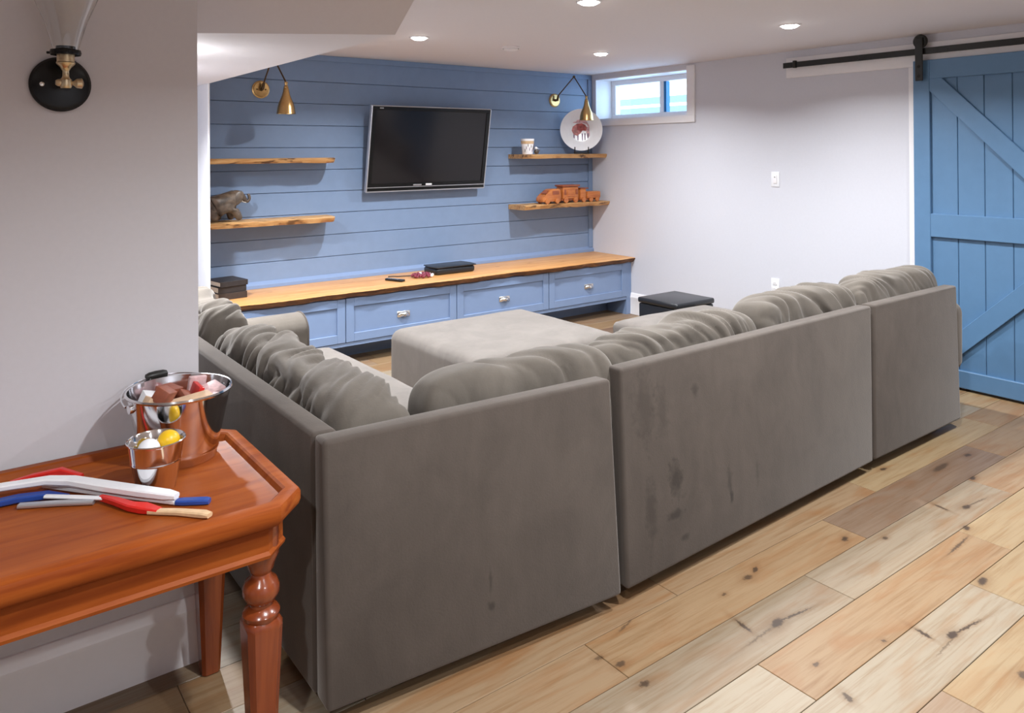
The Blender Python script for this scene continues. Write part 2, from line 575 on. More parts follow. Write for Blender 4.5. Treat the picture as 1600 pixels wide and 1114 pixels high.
finish('ceiling', B(-2.7, 5.7, -1.7, 5.9, ZC, ZC + 0.1), M_ceil, smooth=0, kind='structure', label='flat pale ceiling with recessed lights')
wl = finish('wall_left', B(-2.7, XW, YW, 5.9, 0, ZC), M_grey_wall, smooth=0, kind='structure', label='plain grey near wall behind the wooden side table')
finish('wall_front', B(-2.7, 5.7, -1.7, -1.6, 0, ZC), M_wall, smooth=0, kind='structure', label='plain pale wall behind the camera')
finish('wall_side', B(-2.7, -2.6, -1.7, YW, 0, ZC), M_wall, smooth=0, kind='structure', label='plain pale wall out of frame')
bm = bmesh.new()
hexa(bm, [(0.45, 3.205, 2.0), (1.408, 2.62, 2.0), (1.408, 5.9, 2.0), (0.45, 5.9, 2.0), (0.25, 2.86, ZC + 0.02), (1.408, 2.16, ZC + 0.02), (1.408, 5.9, ZC + 0.02), (0.25, 5.9, ZC + 0.02)], 0)
finish('bulkhead', bm, M_ceil, smooth=0, kind='structure', label='dropped ceiling box above the sofa beside the blue wall')
finish('wall_alcove', B(1.400, 1.4125, 5.12, 5.76, 0, 2.0, 0.002, 1), M_trim, smooth=0, kind='structure', label='narrow white end wall beside the blue boards')

# right wall with the basement window opening (Y 4.50-5.68, z 1.86-2.272)
WT = 0.30
WY0, WY1, WZ0, WZ1 = 4.50, 5.69, 1.862, 2.272
bm = bmesh.new()
box(bm, XR, XR + WT, -1.7, WY0, 0, ZC)
box(bm, XR, XR + WT, WY0, WY1, 0, WZ0)
box(bm, XR, XR + WT, WY0, WY1, WZ1, ZC)
box(bm, XR, XR + WT, WY1, 5.9, 0, ZC)
finish('wall_right', bm, M_wall, smooth=0, kind='structure', label='plain pale lavender-grey wall with a small high window')

# blue board wall
wb = finish('wall_back', B(-2.7, 5.7, YB + 0.016, 5.95, 0, ZC), M_blue, smooth=0, kind='structure', label='blue painted wall clad in horizontal boards')
z = 0.557
k = 0
while z < 2.30:
    z1 = min(z + 0.1722, ZC)
    finish('board', B(1.415, XR - 0.002, YB, YB + 0.02, z + 0.0022, z1 - 0.0022, 0.0015, 1), M_blue, wb, 0)
    z = z1
finish('top_trim', B(1.415, XR - 0.002, YB - 0.014, YB, ZC - 0.046, ZC - 0.001, 0.002, 1), M_blue, wb, 0)
finish('corner_trim', B(5.262, XR - 0.002, YB - 0.016, YB, 0.585, ZC - 0.046, 0.003, 1), M_blue, wb, 0)
bm = bmesh.new()
prism(bm, [(YB, 0.541), (YB - 0.028, 0.541), (YB - 0.026, 0.565), (YB - 0.004, 0.588), (YB, 0.59)], 'X', 1.415, XR - 0.002)
finish('bottom_trim', bm, M_cab, wb, 20)

# baseboards
BP = [(0, 0), (0.016, 0), (0.016, 0.012), (0.014, 0.040), (0.014, 0.142), (0.017, 0.150), (0.017, 0.162), (0.012, 0.172), (0.010, 0.188), (0.005, 0.198), (0, 0.2)]
bm = bmesh.new()
prism(bm, [(YW - y, zz) for y, zz in BP], 'X', -2.6, XW + 0.002)
finish('baseboard_left', bm, M_trim, smooth=25, kind='structure', label='tall white baseboard under the wooden side table')
bm = bmesh.new()
prism(bm, [(XR - y, zz) for y, zz in BP], 'Y', 2.57, 5.52)
finish('baseboard_right', bm, M_trim, smooth=25, kind='structure', label='tall white baseboard behind the black cube')

# window
win = thing('window_1', (XR, 5.05, 1.80), 'small high basement window with white casing', None, kind='structure')
del_cat = win
finish('casing', B(XR - 0.02, XR, 4.41, YB - 0.004, 1.80, 1.862, 0.003, 1), M_trim, win, 0)
finish('casing', B(XR - 0.02, XR, 4.41, 4.50, 1.862, 2.30, 0.003, 1), M_trim, win, 0)
bm = bmesh.new()
box(bm, XR, XR + 0.25, WY1 - 0.012, WY1, WZ0 + 0.01, WZ1 - 0.01)
box(bm, XR, XR + 0.25, WY0, WY0 + 0.012, WZ0 + 0.01, WZ1 - 0.01)
box(bm, XR, XR + 0.25, WY0, WY1, WZ0, WZ0 + 0.01)
box(bm, XR, XR + 0.25, WY0, WY1, WZ1 - 0.01, WZ1)
finish('reveal_lining', bm, M_trim, win, 0)
fx0, fx1 = 5.53, 5.60
bm = bmesh.new()
box(bm, fx0, fx1, WY0 + 0.012, WY1 - 0.012, WZ0 + 0.01, WZ0 + 0.055, 0.004, 1)
box(bm, fx0, fx1, WY0 + 0.012, WY1 - 0.012, WZ1 - 0.06, WZ1 - 0.01, 0.004, 1)
box(bm, fx0, fx1, WY0 + 0.012, WY0 + 0.06, WZ0 + 0.055, WZ1 - 0.06, 0.004, 1)
box(bm, fx0, fx1, WY1 - 0.07, WY1 - 0.012, WZ0 + 0.055, WZ1 - 0.06, 0.004, 1)
finish('frame', bm, M_trim, win, 0)
sash = finish('sash', B(fx0 + 0.01, fx1 - 0.01, 4.985, 5.035, WZ0 + 0.055, WZ1 - 0.06, 0.003, 1), M_trim, win, 0)
finish('sash_edge', B(fx0 + 0.015, fx1 - 0.005, 4.955, 4.985, WZ0 + 0.058, WZ1 - 0.062), M_blueframe, win, 0, label='dark blue edge of the sliding sash')  # dark blue strip beside the white sash
finish('pane', B(5.563, 5.567, 5.035, WY1 - 0.07, WZ0 + 0.05, WZ1 - 0.055), M_pane, win, 0)
finish('pane', B(5.563, 5.567, WY0 + 0.055, 4.955, WZ0 + 0.05, WZ1 - 0.055), M_pane, win, 0)

# outside the window
finish('ground', B(5.7, 14, 0, 20, 1.50, 1.62), M_snow, smooth=0, kind='structure', label='snow covered ground outside the basement window')
fe = thing('fence', (9.2, 8.5, 1.62), 'white horizontal board fence seen through the small window', 'fence')
for i, zz in enumerate((1.66, 1.82, 1.98, 2.14, 2.30)):
    finish('board', B(9.2, 9.23, 5.0, 13.0, zz, zz + 0.11, 0.004, 1), M_fence, fe, 0)
for y in (5.4, 7.4, 9.4, 11.4):
    finish('post', B(9.23, 9.31, y, y + 0.09, 1.62, 2.46, 0.004, 1), M_fence, fe, 0)
bm = bmesh.new()
tube(bm, [(5.95, 5.00, 2.62), (5.95, 4.98, 2.40), (5.95, 4.93, 2.26), (5.96, 4.86, 2.16), (5.98, 4.76, 2.10), (6.0, 4.6, 2.04), (6.0, 4.5, 1.8), (6.0, 4.45, 1.63)], 0.011, 10)
finish('garden_hose', bm, M_hose, label='dark green hose hanging outside the small window', cat='hose')

# ------------------------------------------------------------------ barn door
DX, DXB = 5.262, 5.285              # face of the frame, face of the planks
dr = thing('door_1', (5.28, 1.985, 0.015), 'blue sliding barn door with diagonal braces', None, kind='structure')
DY0, DY1 = 1.45, 2.52
DZ0, DZ1 = 0.018, 2.142
finish('stile', B(DX, DXB + 0.018, DY1 - 0.106, DY1, DZ0, DZ1, 0.003, 1), M_door, dr, 0)
finish('stile', B(DX, DXB + 0.018, DY0, DY0 + 0.106, DZ0, DZ1, 0.003, 1), M_door, dr, 0)
yi0, yi1 = DY0 + 0.106, DY1 - 0.106
for (a, b) in ((DZ0, 0.128), (0.972, 1.125), (2.016, DZ1)):
    finish('rail', B(DX, DXB + 0.018, yi0, yi1, a, b, 0.003, 1), M_door, dr, 0)
ys = [yi1 + 0.012, 2.251, 2.092, 1.933, 1.774, 1.615, yi0 - 0.012]
for a, b in zip(ys[1:], ys[:-1]):
    finish('plank', B(DXB, DXB + 0.016, a + 0.0015, b - 0.0015, 0.10, 2.05, 0.003, 1), M_door, dr, 0)


def brace(ya, za, yb, zb, hw):
    L = math.hypot(yb - ya, zb - za)
    dy, dz = hw * L / abs(zb - za), hw * L / abs(yb - ya)
    sy, sz = (1 if yb > ya else -1), (1 if zb > za else -1)
    pts = [(ya, za), (ya + sy * dy, za), (yb, zb - sz * dz), (yb, zb), (yb - sy * dy, zb), (ya, za + sz * dz)]
    bm = bmesh.new()
    prism(bm, pts, 'X', DX, DXB + 0.0005, 0.002, 1)
    finish('brace', bm, M_door, dr, 0)


brace(yi1, 2.016, yi0, 1.125, 0.056)
brace(yi1, 0.128, yi0, 0.972, 0.056)
hg = finish('hanger', B(5.222, 5.230, 2.438, 2.488, 2.004, 2.290, 0.003, 1), M_black, dr, 0, label='black steel strap hanger')
bm = bmesh.new()
lathe(bm, [(0, -0.012), (0.040, -0.012), (0.046, -0.006), (0.040, 0), (0.046, 0.006), (0.040, 0.012), (0, 0.012)], (5.248, 2.463, 2.268), 28, Matrix.Rotation(PI / 2, 4, 'Y'))
finish('wheel', bm, M_black, hg)
for zz in (2.10, 2.035):
    bm = bmesh.new()
    lathe(bm, [(0, -0.004), (0.010, -0.004), (0.011, 0), (0.011, 0.032), (0, 0.032)], (5.224, 2.463, zz), 6, Matrix.Rotation(PI / 2, 4, 'Y'))
    finish('bolt', bm, M_black_gloss, hg, 0)
finish('trim_1', B(5.293, XR, 1.0, 3.505, 2.108, 2.262, 0.003, 1), M_trim, smooth=0, kind='structure', label='white header board behind the black track')
finish('trim_2', B(5.291, XR, 2.50, 2.565, 0, 2.108, 0.003, 1), M_trim, smooth=0, kind='structure', label='white door casing behind the blue barn door')
tk = thing('door_track', (5.252, 2.25, 2.182), 'long black steel sliding track above the blue barn door', 'track')
finish('rail', B(5.245, 5.255, 1.0, 3.50, 2.180, 2.222, 0.002, 1), M_black, tk, 0)
finish('stop', B(5.232, 5.262, 3.385, 3.41, 2.176, 2.232, 0.004, 1), M_black, tk, 0)
for y in (3.44, 2.90, 2.30, 1.7):
    bm = bmesh.new()
    lathe(bm, [(0, 0.0), (0.013, 0.0), (0.013, 0.052), (0, 0.052)], (5.241, y, 2.201), 12, Matrix.Rotation(PI / 2, 4, 'Y'))
    finish('spacer', bm, M_black, tk)

# ------------------------------------------------------------------ wall plates
def wall_plate(name, y, z, label, cat, kind):
    t = thing(name, (XR, y, z - 0.06), label, cat)
    finish('cover_plate', B(XR - 0.006, XR, y - 0.037, y + 0.037, z - 0.06, z + 0.06, 0.004, 2), M_white, t)
    if kind == 'switch':
        finish('rocker', B(XR - 0.011, XR - 0.005, y - 0.017, y + 0.017, z - 0.034, z + 0.034, 0.003, 2), M_trim, t)
        finish('indicator', B(XR - 0.0125, XR - 0.010, y - 0.006, y + 0.006, z + 0.012, z + 0.022, 0.001, 1), M_grey_print, t)
    else:
        for s in (-1, 1):
            r = finish('receptacle', B(XR - 0.010, XR - 0.005, y - 0.017, y + 0.017, z + s * 0.024 - 0.015, z + s * 0.024 + 0.015, 0.004, 2), M_trim, t)
            for q in (-1, 1):
                finish('slot', B(XR - 0.0108, XR - 0.0095, y + q * 0.006 - 0.0014, y + q * 0.006 + 0.0014, z + s * 0.024 - 0.004, z + s * 0.024 + 0.006), M_grey_print, r, 0)


wall_plate('light_switch', 3.62, 1.32, 'white rocker light switch on the plain pale wall', 'switch', 'switch')
wall_plate('power_outlet', 3.627, 0.476, 'white power outlet low on the pale wall above the sofa back', 'outlet', 'outlet')


# ------------------------------------------------------------------ ceiling fixtures
def downlight(x, y, label, ZC=ZC, watts=LAMP_W):
    t = thing('recessed_light', (x, y, ZC), label, 'ceiling light', 'recessed ceiling lights')
    bm = bmesh.new()
    lathe(bm, [(0.046, ZC - 0.001), (0.050, ZC - 0.006), (0.060, ZC - 0.007), (0.066, ZC - 0.003), (0.067, ZC)], (x, y, 0), 36)
    finish('trim_ring', bm, M_trim, t)
    bm = bmesh.new()
    lathe(bm, [(0.050, ZC - 0.004), (0.046, ZC - 0.012), (0.034, ZC - 0.018), (0.018, ZC - 0.021), (0, ZC - 0.022)], (x, y, 0), 32)
    finish('lens', bm, M_lens, t, recalc=False)
    ld = bpy.data.lights.new('downlight', 'AREA')
    ld.shape = 'DISK'
    ld.size = 0.085
    ld.energy = watts
    ld.color = LAMP_COL
    ld.spread = math.radians(146)
    lo = bpy.data.objects.new('downlight', ld)
    lo.location = (x, y, ZC - 0.026)
    col.objects.link(lo)
    lo.parent = t
    lo.matrix_parent_inverse = Matrix.Translation(-t.location)


LL = ['lit recessed ceiling light nearest the dropped ceiling box', 'lit recessed ceiling light between the smoke detector and the small window', 'lit recessed ceiling light above the wall with the light switch, nearest the barn door', 'lit recessed ceiling light cut off by the top edge of the photo']
for (x, y), l in zip(LAMPS_SEEN, LL):
    downlight(x, y, l)
for (x, y), l in zip(LAMPS_MORE, ('recessed ceiling light out of frame, over the bare planks by the barn door', 'recessed ceiling light out of frame, over the bare planks behind the sofa corner', 'added recessed light out of frame, brightening the side table and near wall', 'added recessed light out of frame, brightening the near grey wall', 'recessed ceiling light out of frame, farthest from the blue wall')):
    downlight(x, y, l)

downlight(0.98, 4.35, 'recessed light in the dropped ceiling box, hidden by the near grey wall', 2.0, 58.0)

sd = thing('smoke_detector', (3.371, 4.505, ZC), 'round off-white smoke detector on the ceiling', 'smoke detector')
bm = bmesh.new()
lathe(bm, [(0.066, ZC), (0.067, ZC - 0.010), (0.060, ZC - 0.016)], (3.371, 4.505, 0), 32)
finish('base_ring', bm, M_ceil, sd)
bm = bmesh.new()
lathe(bm, [(0.052, ZC - 0.012), (0.052, ZC - 0.022), (0.044, ZC - 0.028), (0, ZC - 0.030)], (3.371, 4.505, 0), 32)
finish('dome_cap', bm, M_trim, sd)
bm = bmesh.new()
lathe(bm, [(0.060, ZC - 0.016), (0.058, ZC - 0.012), (0.052, ZC - 0.013)], (3.371, 4.505, 0), 32)
finish('vent_ring', bm, M_grey_print, sd)


# ------------------------------------------------------------------ wall lamps
def sconce_up(name, P, nrm, label, lit=0.0):
    """black round plate on a wall, brass knuckle and socket, clear glass shade opening upward; nrm = wall normal (unit, horizontal)"""
    P = Vector(P)
    n = Vector(nrm)
    t = thing(name, P, label, 'wall lamp')
    ax = n.to_track_quat('Z', 'Y').to_matrix().to_4x4()
    side = Vector((0, 0, 1)).cross(n)
    bm = bmesh.new()
    lathe(bm, [(0, 0), (0.076, 0), (0.076, 0.012), (0.070, 0.020), (0.060, 0.023), (0, 0.024)], P, 48, ax)
    finish('back_plate', bm, M_black_gloss, t)
    bm = bmesh.new()
    lathe(bm, [(0, 0.020), (0.006, 0.022), (0.006, 0.027), (0, 0.029)], P - side * 0.046 + Vector((0, 0, -0.002)), 12, ax)
    finish('screw', bm, M_nickel, t)
    K = P + n * 0.118 + Vector((0, 0, -0.004))
    bm = bmesh.new()
    tube(bm, [P + n * 0.02 + Vector((0, 0, -0.004)), K], 0.008, 12)
    finish('arm', bm, M_brass, t)
    bm = bmesh.new()
    lathe(bm, [(0, -0.014), (0.012, -0.014), (0.015, -0.008), (0.015, 0.008), (0.010, 0.013), (0.008, 0.018), (0.008, 0.032), (0.014, 0.042), (0.022, 0.050), (0.023, 0.054), (0.021, 0.056), (0.021, 0.076), (0.019, 0.078), (0, 0.078)], K, 24)
    kn = finish('socket', bm, M_pale_brass, t)
    bm = bmesh.new()
    S = ax.copy()
    tube(bm, [K + side * 0.012, K + side * 0.018, K + side * 0.026, K + side * 0.038, K + side * 0.042], [0.005, 0.006, 0.013, 0.014, 0.006], 14)
    finish('thumb_screw', bm, M_pale_brass, kn)
    bm = bmesh.new()
    tube(bm, [K - side * 0.010, K - side * 0.018, K - side * 0.024], [0.010, 0.010, 0.006], 12)
    finish('knuckle', bm, M_pale_brass, kn)
    bm = bmesh.new()
    lathe(bm, [(0.022, 0.074), (0.036, 0.074), (0.038, 0.080), (0.036, 0.088), (0.024, 0.088), (0.023, 0.098), (0.0, 0.098)], K, 24)
    for a in (0.6, 2.7, 4.8):
        d = Vector((math.cos(a), math.sin(a), 0))
        tube(bm, [K + d * 0.034 + Vector((0, 0, 0.081)), K + d * 0.046 + Vector((0, 0, 0.081))], 0.0035, 8)
    finish('shade_holder', bm, M_black_gloss, t)
    bm = bmesh.new()
    lathe(bm, [(0.030, 0.088), (0.036, 0.112), (0.052, 0.165), (0.068, 0.205), (0.082, 0.240), (0.0805, 0.240), (0.0665, 0.205), (0.0505, 0.165), (0.0345, 0.112), (0.0285, 0.088)], K, 48, closed=True)
    finish('glass_shade', bm, M_glass, t, 60)
    if lit:
        bm = bmesh.new()
        bmesh.ops.create_uvsphere(bm, u_segments=16, v_segments=12, radius=0.024, matrix=Matrix.Translation(K + Vector((0, 0, 0.140))))
        finish('bulb', bm, M_lens, t)
        ld = bpy.data.lights.new('bulb_light', 'POINT')
        ld.energy = lit
        ld.color = LAMP_COL
        ld.shadow_soft_size = 0.03
        lo = bpy.data.objects.new('bulb_light', ld)
        lo.location = K + Vector((0, 0, 0.25))
        col.objects.link(lo)
        lo.parent = t
        lo.matrix_parent_inverse = Matrix.Translation(-t.location)
    return t


sconce_up('wall_sconce', (0.280, YW, 1.745), (0, -1, 0), 'black and brass sconce with clear glass shade on the near grey wall')
sconce_up('wall_sconce', (XW, 3.50, 1.60), (1, 0, 0), 'lit sconce hidden round the corner of the near grey wall', 5.0)


def swing_lamp(P, S, A, label):
    """brass back plate P on the boards, elbow A, shade mouth centre S"""
    P, S, A = Vector(P), Vector(S), Vector(A)
    t = thing('swing_arm_lamp', P, label, 'wall lamp', 'brass swing arm lamps')
    n = Vector((0, -1, 0))
    ax = n.to_track_quat('Z', 'Y').to_matrix().to_4x4()
    bm = bmesh.new()
    lathe(bm, [(0, 0), (0.066, 0), (0.066, 0.008), (0.058, 0.012), (0.056, 0.018), (0, 0.020)], P, 40, ax)
    bp = finish('back_plate', bm, M_brass, t)
    for s in (-1, 1):
        bm = bmesh.new()
        lathe(bm, [(0, 0.017), (0.006, 0.018), (0.005, 0.023), (0, 0.024)], P + Vector((s * 0.032, 0, 0)), 10, ax)
        finish('screw', bm, M_bronze, bp)
    J = P + Vector((0.006, -0.055, 0.045))
    bm = bmesh.new()
    tube(bm, [P + Vector((0, -0.015, 0)), P + Vector((0, -0.05, 0.005)), J], [0.014, 0.012, 0.010], 14)
    finish('knuckle', bm, M_bronze, t)
    bm = bmesh.new()
    tube(bm, [J, A], 0.0055, 10)
    finish('lower_arm', bm, M_bronze, t)
    bm = bmesh.new()
    bmesh.ops.create_uvsphere(bm, u_segments=14, v_segments=10, radius=0.013, matrix=Matrix.Translation(A))
    finish('elbow', bm, M_bronze, t)
    T = S + Vector((0, 0, 0.225))
    bm = bmesh.new()
    tube(bm, [A, T], 0.0055, 10)
    finish('upper_arm', bm, M_bronze, t)
    bm = bmesh.new()
    lathe(bm, [(0, 0.232), (0.010, 0.230), (0.014, 0.222), (0.010, 0.214), (0.008, 0.206), (0.014, 0.200), (0.017, 0.190), (0.012, 0.180), (0, 0.178)], S, 20)
    finish('swivel', bm, M_brass, t)
    bm = bmesh.new()
    lathe(bm, [(0.016, 0.186), (0.019, 0.180), (0.022, 0.160), (0.028, 0.135), (0.040, 0.105), (0.053, 0.075), (0.061, 0.045), (0.065, 0.012), (0.068, 0.0), (0.0655, 0.0), (0.0625, 0.012), (0.0585, 0.045), (0.0505, 0.075), (0.0375, 0.105), (0.0255, 0.135), (0.0195, 0.160), (0.0165, 0.178)], S, 40)
    finish('shade', bm, M_brass, t, 50)


swing_lamp((1.953, YB, 2.027), (2.020, 5.40, 1.832), (1.985, 5.57, 2.262), 'brass swing arm lamp above the empty live edge shelf')
swing_lamp((4.826, YB, 2.046), (4.930, 5.40, 1.843), (4.936, 5.58, 2.270), 'brass swing arm lamp in front of the white platter')

# ------------------------------------------------------------------ television
tv = thing('television', (3.35, 5.66, 1.23), 'black flat screen television tilted down on the blue boards', 'television')
ang = math.atan2(0.12, 0.685)
TM = Matrix.Translation((3.348, 5.66, 1.234)) @ Matrix.Rotation(ang, 4, 'X')     # local: x across, y into wall, z up


def tvbox(x0, x1, y0, y1, z0, z1, r=0.0, seg=2):
    return box(bmesh.new(), x0, x1, y0, y1, z0, z1, r, seg, TM)


H = 0.697
finish('housing', tvbox(-0.572, 0.572, 0.010, 0.050, 0.0, H, 0.006, 2), M_tv, tv)
bm = bmesh.new()
for a in ((-0.572, 0.572, -0.004, 0.012, H - 0.030, H), (-0.572, 0.572, -0.004, 0.012, 0.0, 0.062), (-0.572, -0.536, -0.004, 0.012, 0.062, H - 0.030), (0.536, 0.572, -0.004, 0.012, 0.062, H - 0.030)):
    box(bm, *a, 0.002, 1, TM)
finish('bezel', bm, M_black_gloss, tv, 0)
finish('screen', tvbox(-0.537, 0.537, 0.003, 0.012, 0.060, H - 0.028), M_screen, tv, 0)
bm = bmesh.new()
box(bm, -0.580, -0.570, -0.006, 0.030, -0.006, H + 0.004, 0.002, 1, TM)
box(bm, 0.570, 0.578, -0.006, 0.030, -0.006, H + 0.004, 0.002, 1, TM)
box(bm, -0.578, 0.578, -0.006, 0.030, H - 0.001, H + 0.005, 0.002, 1, TM)
box(bm, -0.578, 0.578, -0.006, 0.030, -0.008, 0.001, 0.002, 1, TM)
finish('edge_band', bm, M_silver, tv, 0, label='thin silver edge band')
finish('lower_strip', tvbox(-0.57, 0.57, -0.0055, 0.0, 0.028, 0.034), M_silver, tv, 0)
finish('maker_mark', tvbox(-0.030, 0.030, -0.0065, -0.003, 0.039, 0.054, 0.001, 1), M_white, tv, 0, label='small white mark under the screen')
finish('silver_oval', tvbox(-0.150, -0.070, -0.0060, -0.003, 0.040, 0.050, 0.003, 2), M_silver, tv, 0, label='small silver oval under the screen')  # flat silver oval on the lower bezel
finish('corner_mark', tvbox(-0.510, -0.475, -0.0050, -0.003, H - 0.020, H - 0.010), M_grey_print, tv, 0)
bm = bmesh.new()
box(bm, -0.20, 0.20, 0.05, 0.075, 0.22, 0.50, 0.004, 1, TM)
box(bm, 3.22, 3.48, YB - 0.02, YB - 0.001, 1.42, 1.75, 0.003, 1)
box(bm, 3.26, 3.44, 5.66, YB - 0.01, 1.50, 1.60, 0.003, 1)
finish('wall_bracket', bm, M_black, tv, 0)


# ------------------------------------------------------------------ live edge slabs
def slab(name, x0, x1, yb, yf, zt, th, seed, mats, label=None, cat=None, group=None, parent=None, wob=0.018, tipl=0.0, tipr=0.0, undercut=0.022, n=72):
    """plank whose front edge wanders like the tree; tip > 0 rounds that end off"""
    bm = bmesh.new()
    rings = []
    for i in range(n + 1):
        u = i / n
        x = x0 + (x1 - x0) * u
        w1 = noise.noise((x * 2.1, seed, 0.3)) * wob + noise.noise((x * 7.5, seed, 1.7)) * wob * 0.45 + noise.noise((x * 26, seed, 5.1)) * wob * 0.18
        y = yf + w1
        for tip, d in ((tipl, x - x0), (tipr, x1 - x)):
            if tip and d < tip:
                q = 1 - math.sqrt(max(0.0, 1 - (1 - d / tip) ** 2))
                y += (yb - yf) * 0.62 * q
        uc = undercut * (1 + 0.7 * noise.noise((x * 9, seed, 9.0)))
        zb = zt - th * (1 + 0.10 * noise.noise((x * 6, seed, 4.0)))
        zm = zt - th * (0.42 + 0.16 * noise.noise((x * 12, seed, 7.0)))
        rings.append([bm.verts.new(p) for p in ((x, yb, zt), (x, y + 0.012, zt), (x, y + 0.001, zt - 0.004), (x, y + uc * 0.25, zm), (x, y + uc, zb), (x, yb, zb))])
    for a, b in zip(rings[:-1], rings[1:]):
        for k in range(6):
            j = (k + 1) % 6
            f = bm.faces.new([a[k], b[k], b[j], a[j]])
            f.material_index = 1 if k in (2, 3) and len(mats) > 1 else 0
    bm.faces.new(rings[0])
    bm.faces.new(rings[-1][::-1])
    return finish(name, bm, mats, parent, 50, label, cat, group)


slab('worktop', 1.416, XR - 0.003, YB - 0.002, 5.150, 0.540, 0.042, 3.1, [M_top, M_bark], 'long honey wood live edge worktop on the blue drawer cabinets', 'worktop', wob=0.035, undercut=0.03, n=140)
GS = 'live edge shelves on the blue wall'
slab('wall_shelf', 1.416, 2.475, YB - 0.002, 5.500, 1.512, 0.038, 1.4, [M_shelf], 'empty live edge wooden shelf below the brass lamp near the dropped ceiling box', 'shelf', GS, tipr=0.06)
slab('wall_shelf', 1.416, 2.470, YB - 0.002, 5.490, 1.062, 0.040, 8.2, [M_shelf], 'live edge wooden shelf holding the carved elephant', 'shelf', GS, tipr=0.06)
slab('wall_shelf', 4.265, XR - 0.004, YB - 0.002, 5.508, 1.525, 0.040, 12.6, [M_shelf], 'live edge wooden shelf holding the white platter and small cup', 'shelf', GS)
slab('wall_shelf', 4.262, XR - 0.004, YB - 0.002, 5.490, 1.060, 0.040, 17.9, [M_shelf], 'live edge wooden shelf holding the three wooden toy vehicles', 'shelf', GS, wob=0.03)

# ------------------------------------------------------------------ drawer cabinets
CY = 5.20
GC = 'blue drawer cabinets under the worktop'
CL = ['blue drawer cabinet mostly hidden behind the sofa arm', 'blue drawer cabinet standing left of the big ottoman, second from the white end wall', 'blue drawer cabinet behind the middle of the ottoman, third from the white end wall', 'blue drawer cabinet at the corner near the black cube']
for i in range(4):
    x0 = 1.416 if i == 0 else 2.380 + 0.9555 * (i - 1)
    x1 = 2.380 + 0.9555 * i
    t = thing('drawer_cabinet', ((x0 + x1) / 2, 5.45, 0), CL[i], 'cabinet', GC)
    finish('carcass', B(x0 + 0.0005, x1 - 0.0005, CY + 0.022, YB, 0.142, 0.492), M_cab, t, 0)
    finish('plinth', B(x0 + 0.0005, x1 - 0.0005, 5.47, YB, 0, 0.142), M_cab, t, 0)
    fr = bmesh.new()
    box(fr, x0 + 0.0005, x1 - 0.0005, CY + 0.004, CY + 0.022, 0.142, 0.168)
    finish('face_rail', fr, M_cab, t, 0)
    a, b2, zc0, zc1 = x0 + 0.003, x1 - 0.003, 0.172, 0.489
    d = finish('drawer_front', B(a, b2, CY + 0.008, CY + 0.022, zc0, zc1), M_cab, t, 0)
    bw = 0.062
    for q in ((a, a + bw, zc0, zc1), (b2 - bw, b2, zc0, zc1), (a + bw, b2 - bw, zc0, zc0 + bw), (a + bw, b2 - bw, zc1 - bw, zc1)):
        finish('frame_rail', B(q[0], q[1], CY - 0.004, CY + 0.008, q[2], q[3], 0.002, 1), M_cab, d, 0)
    xc, zc = (x0 + x1) / 2, 0.315
    if i == 0:
        xc = 1.9
    # cup pull: quarter dome hood over a back plate
    bm = bmesh.new()
    nu, nv = 18, 8
    rows = []
    for v in range(nv + 1):
        ph = (PI / 2) * v / nv
        row = []
        for u in range(nu + 1):
            th = PI * u / nu
            cx = math.cos(th)
            row.append(bm.verts.new((xc + 0.050 * math.copysign(abs(cx) ** 0.8, cx) * (math.cos(ph) ** 0.6 if ph < PI / 2 - 1e-6 else 0.0) * 1.0, CY + 0.008 - 0.030 * math.sin(ph) * (0.35 + 0.65 * math.sin(th)) - 0.001, zc - 0.014 + 0.036 * math.sin(th) * math.cos(ph) ** 0.7 if ph < PI / 2 - 1e-6 else zc - 0.014 + 0.0)))
        rows.append(row)
    for r1, r2 in zip(rows[:-1], rows[1:]):
        for u in range(nu):
            try:
                bm.faces.new([r1[u], r1[u + 1], r2[u + 1], r2[u]])
            except ValueError:
                pass
    box(bm, xc - 0.054, xc + 0.054, CY + 0.002, CY + 0.008, zc - 0.018, zc + 0.026, 0.002, 1)
    bmesh.ops.remove_doubles(bm, verts=bm.verts[:], dist=0.0004)
    finish('cup_pull', bm, M_nickel, d, 60, label='satin nickel cup pull')
finish('trim_3', B(5.2475, XR - 0.002, CY + 0.004, YB, 0.0, 0.492), M_cab, smooth=0, kind='structure', label='blue filler strip between the end cabinet and the wall')

# ------------------------------------------------------------------ sofa
GSO = 'pieces of the taupe sectional sofa'


def panel(parent, c, r=0.014):
    bm = bmesh.new()
    hexa(bm, c, r, 3)
    return finish('back_panel', bm, M_fab, parent)


# near left section: corner plus the run along the near wall
sa = thing('sofa_section', (1.3, 3.2, 0), 'taupe velvet L-shaped sofa section nearest the wooden side table', 'sofa', GSO)
T1 = [Vector(p) for p in ((0.834, 1.946, .05), (1.855, 1.866, .05), (1.853, 1.955, .05), (0.838, 2.035, .05), (0.826, 1.949, .78), (1.827, 1.886, .78), (1.825, 1.960, .777), (0.830, 2.024, .777))]
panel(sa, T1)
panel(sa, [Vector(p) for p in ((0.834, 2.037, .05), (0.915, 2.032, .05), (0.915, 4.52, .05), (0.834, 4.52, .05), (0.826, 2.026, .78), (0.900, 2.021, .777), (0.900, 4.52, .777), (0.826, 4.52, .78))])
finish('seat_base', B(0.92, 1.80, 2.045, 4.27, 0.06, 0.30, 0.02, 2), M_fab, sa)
finish('seat_base', B(1.80, 1.84, 2.10, 2.80, 0.06, 0.30, 0.01, 2), M_fab, sa)


